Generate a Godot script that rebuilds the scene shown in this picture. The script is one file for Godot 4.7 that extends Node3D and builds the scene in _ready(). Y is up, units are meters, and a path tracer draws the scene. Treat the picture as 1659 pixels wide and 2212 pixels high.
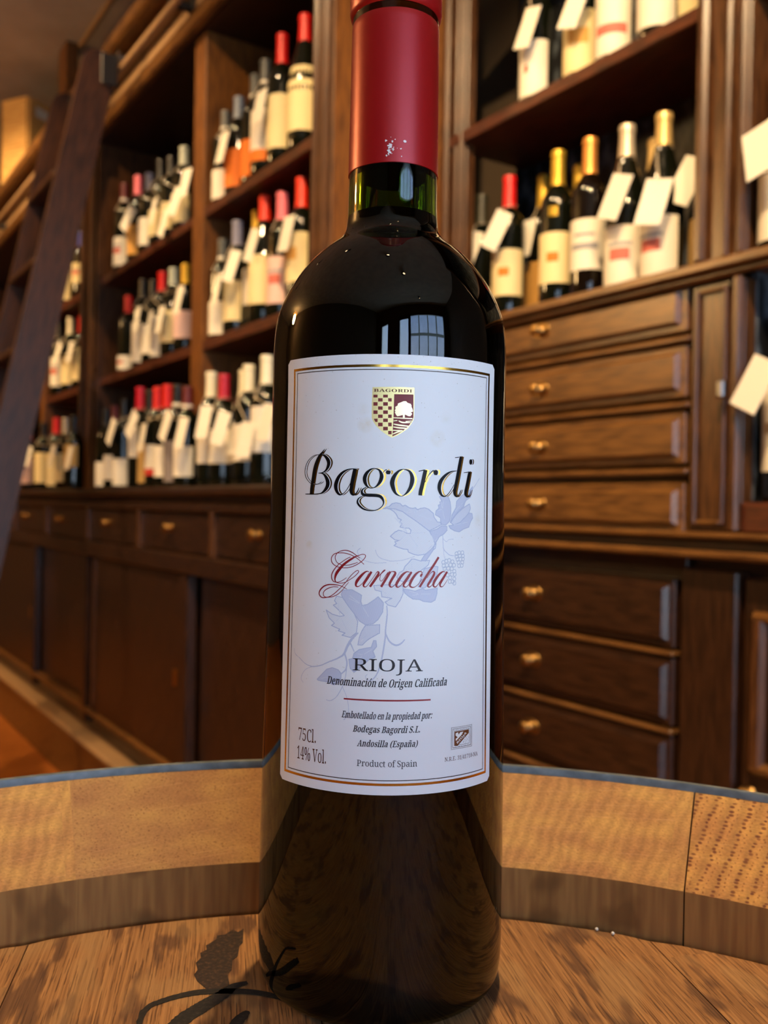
extends Node3D
# A wine shop: a bottle stands on an upturned barrel in front of dark display shelving.
# Wall frame: s runs along the shelving (away from the eye), h is height from the eye, d is distance out to the wall.
const S := 0.55121
const C := 0.83437
const EYE := 1.05
const UNIT := 0.0378          # label millimetres are measured round this radius
var wall_basis := Basis(Vector3(S, 0, C), Vector3.UP, Vector3(-C, 0, S))
var origin_of := {}
var used := {}
var rng := RandomNumberGenerator.new()
var box_cache := {}
var lathe_cache := {}
var M := {}


func at(s: float, h: float, d: float) -> Vector3:
	return Vector3(-S * s + C * d, EYE + h, -(C * s + S * d))


func _ready() -> void:
	rng.seed = 20240
	# ---- camera: the lens sits 1.05 m above the floor, a hand's breadth from the bottle
	var cam := Camera3D.new()
	cam.name = "camera"
	cam.near = 0.02
	cam.far = 60.0
	cam.keep_aspect = Camera3D.KEEP_HEIGHT
	cam.fov = 58.13
	var lens := CameraAttributesPhysical.new()
	lens.frustum_focal_length = 21.591
	lens.frustum_focus_distance = 0.262
	lens.exposure_aperture = 10.5
	lens.frustum_near = 0.02
	lens.frustum_far = 60.0
	cam.attributes = lens
	cam.transform = Transform3D(Basis(Vector3(1, 0, 0), -0.006) * Basis(Vector3(0, 0, 1), 0.018), Vector3(0, EYE, 0))
	add_child(cam)
	cam.current = true
	# ---- sky outside, exposure
	var env := Environment.new()
	env.background_mode = Environment.BG_SKY
	var sky := Sky.new()
	var sm := ProceduralSkyMaterial.new()
	sm.sky_top_color = Color(0.50, 0.66, 0.92)
	sm.sky_horizon_color = Color(0.86, 0.92, 1.0)
	sm.ground_bottom_color = Color(0.30, 0.30, 0.30)
	sm.ground_horizon_color = Color(0.60, 0.62, 0.64)
	sm.sky_energy_multiplier = 2.4
	sm.ground_energy_multiplier = 1.0
	sm.sun_angle_max = 1.0
	sky.sky_material = sm
	env.sky = sky
	env.tonemap_mode = Environment.TONE_MAPPER_LINEAR
	env.tonemap_exposure = 1.0
	env.sdfgi_enabled = true
	env.ssao_enabled = true
	env.ssil_enabled = true
	var we := WorldEnvironment.new()
	we.name = "world"
	we.environment = env
	add_child(we)
	# ---- daylight through the shop front, the glazed door and the narrow window
	for q in [["shop_window_light", 0.32, 0.42, 2.05, 2.2, 1.6], ["door_window_light", -1.15, 0.28, 0.55, 2.3, 1.35], ["narrow_window_light", -2.6, 0.5, 0.52, 1.9, 1.35]]:
		var day := AreaLight3D.new()
		day.name = q[0]
		day.area_size = Vector2(q[3], q[4])
		day.light_color = Color(0.80, 0.92, 1.0)
		day.light_energy = q[5]
		day.area_range = 14.0
		day.area_attenuation = 2.0
		day.shadow_enabled = true
		day.transform = Transform3D(Basis.looking_at(Vector3(-S, 0, -C)), at(-3.18, q[2], q[1]))
		add_child(day)
	# sunlit paving outside throws light up through the glass on to the ceiling
	var up := AreaLight3D.new()
	up.name = "paving_light"
	up.area_size = Vector2(2.6, 1.3)
	up.light_color = Color(0.86, 0.93, 1.0)
	up.light_energy = 26.0
	up.area_range = 16.0
	up.area_attenuation = 2.0
	up.shadow_enabled = true
	up.transform = Transform3D(Basis.looking_at(Vector3(-S * 0.72, 0.70, -C * 0.72).normalized()), at(-4.3, -1.0, 0.3))
	add_child(up)
	make_materials()
	build_room()
	# ---- lamps in the ceiling
	ceiling_lamp(1.43, -0.18, at(2.2, 0.5, 1.06), 2.8, 34, "aimed at the pilaster bay")
	ceiling_lamp(0.16, 0.0, at(1.3, 0.35, 1.40), 8.0, 32, "aimed at the gold-capped bottles")
	ceiling_lamp(-0.58, 0.02, at(0.7, 0.3, 1.45), 4.0, 30, "aimed past the moulded post")
	ceiling_lamp(-2.21, 0.07, at(-2.0, -0.6, 0.9), 4.0, 34, "aimed at the street end of the floor")
	ceiling_lamp(2.75, -0.05, at(3.15, 0.5, 1.06), 3.3, 34, "aimed at the middle bay")
	ceiling_lamp(4.1, 0.0, at(4.9, 0.9, 1.06), 5.0, 40, "aimed at the ladder bay")
	ceiling_lamp(0.45, 0.42, at(0.12, -0.15, 0.07), 4.0, 30, "hung straight over the barrel")
	chandelier()
	build_display_shelving()
	build_far_cabinets()
	build_ladder()
	build_barrel()
	build_hero()
	build_crates()
	stock_shelves()


# ------------------------------------------------------------------ naming
func numbered(called: String) -> String:
	if not used.has(called):
		used[called] = 0
		return called
	used[called] += 1
	return "%s_%03d" % [called, used[called]]


func tag(o: Node3D, label: String, category: String, group := "") -> void:
	o.set_meta("label", label)
	o.set_meta("category", category)
	if group != "":
		o.set_meta("group", group)


func wall_thing(called: String, label: String, category: String, s: float, h: float, d: float, group := "") -> Node3D:
	var o := Node3D.new()
	o.name = numbered(called)
	o.transform = Transform3D(wall_basis, at(s, h, d))
	add_child(o)
	origin_of[o] = Vector3(s, h, d)
	if label != "":
		tag(o, label, category, group)
	return o


func structure(called: String, mesh: Mesh, m: Material, where: Transform3D) -> MeshInstance3D:
	var o := MeshInstance3D.new()
	o.name = called
	o.mesh = mesh
	o.material_override = m
	o.transform = where
	o.set_meta("kind", "structure")
	add_child(o)
	return o


func part(parent: Node3D, called: String, mesh: Mesh, m: Material, where := Transform3D()) -> MeshInstance3D:
	var o := MeshInstance3D.new()
	o.name = called
	o.mesh = mesh
	if m:
		o.material_override = m
	o.transform = where
	parent.add_child(o, true)
	return o


# ------------------------------------------------------------------ shapes
func quad(st: SurfaceTool, a: Vector3, b: Vector3, c: Vector3, d: Vector3, n: Vector3) -> void:
	if (c - a).cross(b - a).dot(n) < 0.0:   # clockwise seen from outside
		var t := b
		b = d
		d = t
	for p in [a, b, c, a, c, d]:
		st.set_normal(n)
		st.add_vertex(p)


func tri(st: SurfaceTool, a: Vector3, b: Vector3, c: Vector3, n: Vector3) -> void:
	if (c - a).cross(b - a).dot(n) < 0.0:
		var t := b
		b = c
		c = t
	for p in [a, b, c]:
		st.set_normal(n)
		st.add_vertex(p)


func box_mesh(size: Vector3, ch := 0.002) -> ArrayMesh:
	var key := "%.4f %.4f %.4f %.4f" % [size.x, size.y, size.z, ch]
	if box_cache.has(key):
		return box_cache[key]
	var e := size * 0.5
	ch = minf(ch, minf(e.x, minf(e.y, e.z)) * 0.9)
	var i := e - Vector3.ONE * ch
	var st := SurfaceTool.new()
	st.begin(Mesh.PRIMITIVE_TRIANGLES)
	for axis in 3:
		var u := (axis + 1) % 3
		var v := (axis + 2) % 3
		for sg in [-1.0, 1.0]:
			var n := Vector3.ZERO
			n[axis] = sg
			var q := []
			for k in [[-1, -1], [1, -1], [1, 1], [-1, 1]]:
				var p := Vector3.ZERO
				p[axis] = e[axis] * sg
				p[u] = i[u] * k[0]
				p[v] = i[v] * k[1]
				q.append(p)
			quad(st, q[0], q[1], q[2], q[3], n)
		for su in [-1.0, 1.0]:
			for sv in [-1.0, 1.0]:
				var n := Vector3.ZERO
				n[u] = su
				n[v] = sv
				var a := Vector3.ZERO
				a[u] = e[u] * su
				a[v] = i[v] * sv
				var b := Vector3.ZERO
				b[u] = i[u] * su
				b[v] = e[v] * sv
				var a2 := a
				var b2 := b
				a[axis] = -i[axis]
				b[axis] = -i[axis]
				a2[axis] = i[axis]
				b2[axis] = i[axis]
				quad(st, a, b, b2, a2, n.normalized())
	for sx in [-1.0, 1.0]:
		for sy in [-1.0, 1.0]:
			for sz in [-1.0, 1.0]:
				tri(st, Vector3(e.x * sx, i.y * sy, i.z * sz), Vector3(i.x * sx, e.y * sy, i.z * sz), Vector3(i.x * sx, i.y * sy, e.z * sz), Vector3(sx, sy, sz).normalized())
	var m := st.commit()
	box_cache[key] = m
	return m


func bx(parent: Node3D, called: String, m: Material, s0: float, s1: float, h0: float, h1: float, d0: float, d1: float, ch := 0.002) -> MeshInstance3D:
	var o: Vector3 = origin_of[parent]
	var size := Vector3(absf(s1 - s0), absf(h1 - h0), absf(d1 - d0))
	return part(parent, called, box_mesh(size, ch), m, Transform3D(Basis(), Vector3(o.x - (s0 + s1) / 2, (h0 + h1) / 2 - o.y, o.z - (d0 + d1) / 2)))


# a raised field whose border slopes back: front toward +z
func raised_mesh(w: float, h: float, depth: float, slope: float) -> ArrayMesh:
	var key := "r %.4f %.4f %.4f %.4f" % [w, h, depth, slope]
	if box_cache.has(key):
		return box_cache[key]
	var st := SurfaceTool.new()
	st.begin(Mesh.PRIMITIVE_TRIANGLES)
	var o := [Vector3(-w / 2, -h / 2, 0), Vector3(w / 2, -h / 2, 0), Vector3(w / 2, h / 2, 0), Vector3(-w / 2, h / 2, 0)]
	var i := []
	for p in o:
		i.append(Vector3(p.x - signf(p.x) * slope, p.y - signf(p.y) * slope, depth))
	quad(st, i[0], i[1], i[2], i[3], Vector3(0, 0, 1))
	for k in 4:
		var l := (k + 1) % 4
		var n: Vector3 = (o[l] - o[k]).cross(i[k] - o[k]).normalized()
		quad(st, o[k], o[l], i[l], i[k], n)
	quad(st, o[0], o[1], o[2], o[3], Vector3(0, 0, -1))
	var m := st.commit()
	box_cache[key] = m
	return m


func raised(parent: Node3D, called: String, m: Material, s0: float, s1: float, h0: float, h1: float, d: float, depth: float, slope: float) -> MeshInstance3D:
	var o: Vector3 = origin_of[parent]
	return part(parent, called, raised_mesh(absf(s1 - s0), absf(h1 - h0), depth, slope), m, Transform3D(Basis(), Vector3(o.x - (s0 + s1) / 2, (h0 + h1) / 2 - o.y, o.z - d)))


# profile of (radius, height) turned round y; a closed or open curve, outside on the right-hand side going up
func lathe(profile: Array, n := 24, from := 0.0, to := TAU, crease := 35.0) -> ArrayMesh:
	var pos := PackedVector3Array()
	var nor := PackedVector3Array()
	var uvs := PackedVector2Array()
	var idx := PackedInt32Array()
	var rows := []       # [radius, height, normal2d]
	var k := profile.size()
	var dirs := []
	for i in k - 1:
		dirs.append((Vector2(profile[i + 1]) - Vector2(profile[i])).normalized())
	for i in k - 1:
		for end in 2:
			var j: int = i + end
			var d: Vector2 = dirs[i]
			var other: Vector2 = d
			if end == 0 and i > 0:
				other = dirs[i - 1]
			elif end == 1 and i < k - 2:
				other = dirs[i + 1]
			var m := d
			if absf(d.angle_to(other)) < deg_to_rad(crease):
				m = (d + other).normalized()
			rows.append([profile[j].x, profile[j].y, Vector2(m.y, -m.x)])
	for r in rows:
		for j in n + 1:
			var a := from + (to - from) * j / n
			pos.append(Vector3(r[0] * sin(a), r[1], r[0] * cos(a)))
			nor.append(Vector3(r[2].x * sin(a), r[2].y, r[2].x * cos(a)))
			uvs.append(Vector2(float(j) / n, r[1]))
	for i in range(0, rows.size(), 2):
		for j in n:
			var a := i * (n + 1) + j
			var b := a + n + 1
			idx.append_array([a, b, b + 1, a, b + 1, a + 1])
	var arrays := []
	arrays.resize(Mesh.ARRAY_MAX)
	arrays[Mesh.ARRAY_VERTEX] = pos
	arrays[Mesh.ARRAY_NORMAL] = nor
	arrays[Mesh.ARRAY_TEX_UV] = uvs
	arrays[Mesh.ARRAY_INDEX] = idx
	var mesh := ArrayMesh.new()
	mesh.add_surface_from_arrays(Mesh.PRIMITIVE_TRIANGLES, arrays)
	return mesh


func pairs(flat: Array) -> Array:
	var out := []
	for i in range(0, flat.size(), 2):
		out.append(Vector2(flat[i], flat[i + 1]))
	return out


func smooth2(points: Array, steps: int) -> Array:
	var out := []
	for i in points.size() - 1:
		var a: Vector2 = points[maxi(i - 1, 0)]
		var b: Vector2 = points[i]
		var c: Vector2 = points[i + 1]
		var d: Vector2 = points[mini(i + 2, points.size() - 1)]
		for k in steps:
			out.append(b.cubic_interpolate(c, a, d, float(k) / steps))
	out.append(points[-1])
	return out


# ------------------------------------------------------------------ materials
func plain(c: Color, rough: float, metal := 0.0, spec := 0.5) -> StandardMaterial3D:
	var m := StandardMaterial3D.new()
	m.albedo_color = c
	m.roughness = rough
	m.metallic = metal
	m.metallic_specular = spec
	return m


func noise_texture(freq: float, seed_: int, stops: Array, size := 512, octaves := 4, kind := FastNoiseLite.TYPE_SIMPLEX_SMOOTH) -> NoiseTexture2D:
	var n := FastNoiseLite.new()
	n.noise_type = kind
	n.frequency = freq
	n.seed = seed_
	n.fractal_octaves = octaves
	var t := NoiseTexture2D.new()
	t.width = size
	t.height = size
	t.seamless = true
	t.noise = n
	var g := Gradient.new()
	g.offsets = PackedFloat32Array()
	var offs := PackedFloat32Array()
	var cols := PackedColorArray()
	for s in stops:
		offs.append(s[0])
		cols.append(s[1])
	g.offsets = offs
	g.colors = cols
	t.color_ramp = g
	return t


func grain(tex: Texture2D, scale: Vector3, rough: float, tint := Color.WHITE) -> StandardMaterial3D:
	var m := StandardMaterial3D.new()
	m.albedo_color = tint
	m.albedo_texture = tex
	m.uv1_triplanar = true
	m.uv1_scale = scale
	m.roughness = rough
	return m


func make_materials() -> void:
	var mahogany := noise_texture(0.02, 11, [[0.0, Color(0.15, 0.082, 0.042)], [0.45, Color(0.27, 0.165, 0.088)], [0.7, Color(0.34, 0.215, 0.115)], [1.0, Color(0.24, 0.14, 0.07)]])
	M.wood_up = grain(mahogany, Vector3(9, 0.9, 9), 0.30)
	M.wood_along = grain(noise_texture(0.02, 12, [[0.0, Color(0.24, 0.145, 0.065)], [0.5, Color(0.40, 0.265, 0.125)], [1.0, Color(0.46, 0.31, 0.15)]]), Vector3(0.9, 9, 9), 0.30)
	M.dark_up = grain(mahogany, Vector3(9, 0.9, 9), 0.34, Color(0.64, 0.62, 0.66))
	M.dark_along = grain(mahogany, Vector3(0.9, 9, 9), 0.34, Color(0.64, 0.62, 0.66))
	M.amber_wood = grain(noise_texture(0.02, 13, [[0.0, Color(0.24, 0.13, 0.045)], [0.5, Color(0.42, 0.25, 0.085)], [1.0, Color(0.52, 0.32, 0.11)]]), Vector3(9, 0.9, 9), 0.42)
	M.red_wood = grain(mahogany, Vector3(0.9, 9, 9), 0.4, Color(1.0, 0.80, 0.78))
	M.ladder_wood = grain(mahogany, Vector3(7, 0.8, 7), 0.42, Color(0.82, 0.74, 0.80))
	var slate := noise_texture(0.012, 5, [[0.0, Color(0.03, 0.034, 0.04)], [0.45, Color(0.07, 0.08, 0.095)], [0.65, Color(0.24, 0.27, 0.30)], [1.0, Color(0.40, 0.43, 0.46)]])
	M.slate = grain(slate, Vector3(3.6, 1.8, 3.6), 0.5)
	M.back_brown = plain(Color(0.09, 0.055, 0.04), 0.7)
	M.pine = grain(noise_texture(0.015, 21, [[0.0, Color(0.74, 0.54, 0.27)], [0.5, Color(0.83, 0.64, 0.36)], [1.0, Color(0.88, 0.72, 0.45)]]), Vector3(1.2, 9, 9), 0.6)
	M.parquet = grain(noise_texture(0.02, 31, [[0.0, Color(0.50, 0.27, 0.10)], [0.5, Color(0.66, 0.38, 0.15)], [1.0, Color(0.74, 0.45, 0.20)]]), Vector3(4, 4, 0.5), 0.35)
	M.plaster = grain(noise_texture(0.01, 41, [[0.0, Color(0.70, 0.66, 0.58)], [1.0, Color(0.80, 0.76, 0.68)]]), Vector3(0.6, 0.6, 0.6), 0.9)
	M.wall_paint = plain(Color(0.34, 0.28, 0.21), 0.85)
	M.cornice_tan = plain(Color(0.60, 0.47, 0.33), 0.55)
	M.brass = plain(Color(0.78, 0.58, 0.28), 0.28, 1.0)
	M.old_brass = plain(Color(0.60, 0.47, 0.28), 0.35, 1.0)
	M.steel = plain(Color(0.55, 0.55, 0.56), 0.35, 1.0)
	M.iron = plain(Color(0.20, 0.19, 0.19), 0.5, 0.7)
	M.card = plain(Color(0.90, 0.88, 0.82), 0.8)
	M.string = plain(Color(0.78, 0.72, 0.62), 0.9)
	M.bottle_green = plain(Color(0.045, 0.055, 0.03), 0.06)
	M.bottle_brown = plain(Color(0.06, 0.035, 0.02), 0.06)
	M.frame_dark = plain(Color(0.10, 0.085, 0.075), 0.5)
	M.pane = plain(Color(0.95, 0.98, 1.0, 0.06), 0.02)
	M.pane.transparency = BaseMaterial3D.TRANSPARENCY_ALPHA
	M.hedge = plain(Color(0.12, 0.25, 0.06), 0.9)
	M.pavement = plain(Color(0.42, 0.42, 0.41), 0.9)
	M.facade = plain(Color(0.46, 0.42, 0.38), 0.9)
	M.black_metal = plain(Color(0.05, 0.05, 0.05), 0.45, 0.3)
	M.caps = {
		"red": plain(Color(0.80, 0.05, 0.05), 0.4), "vermilion": plain(Color(0.86, 0.16, 0.06), 0.4), "crimson": plain(Color(0.76, 0.07, 0.16), 0.4), "magenta": plain(Color(0.66, 0.05, 0.18), 0.4),
		"wine": plain(Color(0.36, 0.06, 0.09), 0.45), "pink": plain(Color(0.88, 0.42, 0.48), 0.45), "rose": plain(Color(0.85, 0.6, 0.58), 0.5), "salmon": plain(Color(0.86, 0.45, 0.32), 0.45), "orange": plain(Color(0.90, 0.36, 0.06), 0.45),
		"gold": plain(Color(0.74, 0.60, 0.20), 0.38, 0.55), "copper": plain(Color(0.83, 0.56, 0.27), 0.35, 0.5), "champagne": plain(Color(0.82, 0.70, 0.46), 0.38, 0.4), "silver": plain(Color(0.80, 0.74, 0.64), 0.35, 0.4),
		"ivory": plain(Color(0.86, 0.83, 0.72), 0.5), "pale": plain(Color(0.66, 0.68, 0.62), 0.5), "grey": plain(Color(0.28, 0.29, 0.29), 0.4), "slate": plain(Color(0.44, 0.48, 0.54), 0.4), "lavender": plain(Color(0.47, 0.47, 0.56), 0.45),
		"black": plain(Color(0.035, 0.035, 0.04), 0.35), "olive": plain(Color(0.20, 0.19, 0.13), 0.45), "blue": plain(Color(0.12, 0.2, 0.62), 0.4),
	}
	M.labels = {
		"white": plain(Color(0.88, 0.85, 0.78), 0.75), "cream": plain(Color(0.87, 0.80, 0.60), 0.75), "tan": plain(Color(0.70, 0.56, 0.32), 0.75), "ochre": plain(Color(0.78, 0.58, 0.28), 0.75), "orange": plain(Color(0.86, 0.44, 0.08), 0.7), "rose": plain(Color(0.86, 0.72, 0.68), 0.75), "grey": plain(Color(0.50, 0.46, 0.45), 0.75),
		"red": plain(Color(0.72, 0.16, 0.12), 0.75), "soft_red": plain(Color(0.78, 0.40, 0.34), 0.75), "soft_grey": plain(Color(0.58, 0.57, 0.57), 0.75), "brown": plain(Color(0.58, 0.48, 0.38), 0.75),
	}


# ------------------------------------------------------------------ the room
func box_structure(called: String, m: Material, s0: float, s1: float, h0: float, h1: float, d0: float, d1: float) -> MeshInstance3D:
	return structure(called, box_mesh(Vector3(absf(s1 - s0), h1 - h0, absf(d1 - d0)), 0.001), m, Transform3D(wall_basis, at((s0 + s1) / 2, (h0 + h1) / 2, (d0 + d1) / 2)))


func build_room() -> void:
	box_structure("floor", M.parquet, -3.3, 7.3, -1.15, -1.05, -3.5, 1.82)
	box_structure("ceiling", M.plaster, -3.3, 7.3, 2.22, 2.32, -3.5, 1.82)
	box_structure("wall_back", M.wall_paint, -3.3, 7.3, -1.05, 2.22, 1.72, 1.82)
	box_structure("wall_far", M.wall_paint, 7.2, 7.3, -1.05, 2.22, -3.4, 1.72)
	box_structure("wall_opposite", M.wall_paint, -3.3, 7.3, -1.05, 2.22, -3.5, -3.4)
	# the street wall with its shop front
	var w := wall_thing("wall_street", "", "", -3.25, -1.05, 0.0)
	w.set_meta("kind", "structure")
	bx(w, "wall_section", M.wall_paint, -3.3, -3.2, -1.05, -0.75, -0.8, 1.4)
	bx(w, "wall_section", M.wall_paint, -3.3, -3.2, 1.6, 2.22, -1.5, 1.4)
	bx(w, "wall_section", M.wall_paint, -3.3, -3.2, -1.05, 2.22, -2.3, -1.5)
	bx(w, "wall_section", M.wall_paint, -3.3, -3.2, -1.05, 2.22, -3.4, -2.9)
	bx(w, "wall_section", M.wall_paint, -3.3, -3.2, -1.05, -0.5, -2.9, -2.3)
	bx(w, "wall_section", M.wall_paint, -3.3, -3.2, 1.5, 2.22, -2.9, -2.3)
	var v := wall_thing("window_2", "", "", -3.25, -0.5, -2.6)
	v.set_meta("kind", "structure")
	for d in [-2.88, -2.32]:
		bx(v, "jamb", M.frame_dark, -3.28, -3.22, -0.5, 1.5, d - 0.02, d + 0.02)
	for h in [-0.48, 1.48]:
		bx(v, "transom", M.frame_dark, -3.279, -3.221, h - 0.02, h + 0.02, -2.86, -2.34)
	bx(v, "pane", M.pane, -3.252, -3.248, -0.46, 1.46, -2.86, -2.34, 0.0)
	bx(w, "wall_section", M.wall_paint, -3.3, -3.2, -1.05, 2.22, 1.4, 1.72)
	var f := wall_thing("window_1", "", "", -3.25, -0.75, 0.0)
	f.set_meta("kind", "structure")
	for d in [-0.76, -0.22, 0.32, 0.86, 1.37]:
		bx(f, "mullion", M.frame_dark, -3.29, -3.21, -0.75, 1.6, d - 0.03, d + 0.03)
	for h in [-0.72, 0.95, 1.57]:
		bx(f, "transom", M.frame_dark, -3.288, -3.212, h - 0.03, h + 0.03, -0.79, 1.4)
	for d in [-0.73, -0.19, 0.35, 0.89]:
		bx(f, "pane", M.pane, -3.252, -3.248, -0.69, 0.92, d, d + 0.48, 0.0)
		bx(f, "pane", M.pane, -3.252, -3.248, 0.98, 1.54, d, d + 0.48, 0.0)
	var g := wall_thing("door_1", "", "", -3.25, -1.05, -1.1)
	g.set_meta("kind", "structure")
	for d in [-1.46, -0.83]:
		bx(g, "door_stile", M.frame_dark, -3.28, -3.22, -1.05, 1.6, d - 0.04, d + 0.04)
	for h in [-0.95, 1.55]:
		bx(g, "door_rail", M.frame_dark, -3.279, -3.221, h - 0.09, h + 0.05, -1.42, -0.87)
	bx(g, "door_pane", M.pane, -3.252, -3.248, -0.9, 1.46, -1.42, -0.87, 0.0)
	bx(g, "door_handle", M.brass, -3.22, -3.17, -0.1, 0.05, -0.9, -0.87)
	box_structure("pavement", M.pavement, -12, -3.3, -1.2, -1.1, -8, 8)
	var hedge := wall_thing("hedge", "low clipped green hedge outside the glazed street door", "hedge", -5.6, -1.1, -1.5)
	bx(hedge, "foliage", M.hedge, -5.9, -5.3, -1.1, 0.0, -3.4, 0.4, 0.08)
	# ceiling bead over the shelving
	var trim := structure("trim_1", CylinderMesh.new(), M.cornice_tan, Transform3D(wall_basis * Basis(Vector3(0, 0, 1), PI / 2), at(2.84, 2.195, 1.2)))
	var tm: CylinderMesh = trim.mesh
	tm.top_radius = 0.013
	tm.bottom_radius = 0.013
	tm.height = 3.4
	tm.radial_segments = 12


func ceiling_lamp(s: float, d: float, aim: Vector3, energy: float, angle: float, where: String, col := Color(1.0, 0.84, 0.62)) -> void:
	var o := Node3D.new()
	o.name = numbered("ceiling_spotlight")
	o.position = at(s, 2.22, d)
	add_child(o)
	tag(o, "black ceiling spotlight with a warm bulb, " + where, "spotlight", "shop ceiling spotlights")
	part(o, "mount", lathe([Vector2(0, -0.03), Vector2(0.05, -0.03), Vector2(0.05, 0.0), Vector2(0, 0.0)], 16), M.black_metal)
	part(o, "stem", lathe([Vector2(0, -0.10), Vector2(0.008, -0.10), Vector2(0.008, -0.02), Vector2(0, -0.02)], 8), M.black_metal)
	var head := Vector3(0, -0.13, 0)
	var dir := (aim - (o.position + head)).normalized()
	var side := dir.cross(Vector3.UP).normalized()
	var b := Basis(side, -dir, side.cross(-dir))
	part(o, "shade", lathe([Vector2(0.040, -0.05), Vector2(0.044, -0.05), Vector2(0.044, 0.06), Vector2(0.02, 0.08), Vector2(0, 0.08), Vector2(0, 0.07), Vector2(0.038, 0.055), Vector2(0.040, -0.05)], 20), M.black_metal, Transform3D(b, head))
	var glow := plain(Color(1, 0.8, 0.55), 0.5)
	glow.emission_enabled = true
	glow.emission = col
	glow.emission_energy_multiplier = 40.0
	part(o, "bulb", lathe([Vector2(0, -0.035), Vector2(0.018, -0.033), Vector2(0.032, -0.024), Vector2(0.036, -0.012), Vector2(0, 0.0)], 16), glow, Transform3D(b, head))
	var l := SpotLight3D.new()
	l.name = "spot_light"
	l.light_color = col
	l.light_energy = energy
	l.light_size = 0.03
	l.spot_range = 12.0
	l.spot_attenuation = 2.0
	l.spot_angle = angle
	l.spot_angle_attenuation = 0.6
	l.shadow_enabled = true
	l.transform = Transform3D(Basis.looking_at(dir), head + dir * 0.06)
	o.add_child(l)


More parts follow.
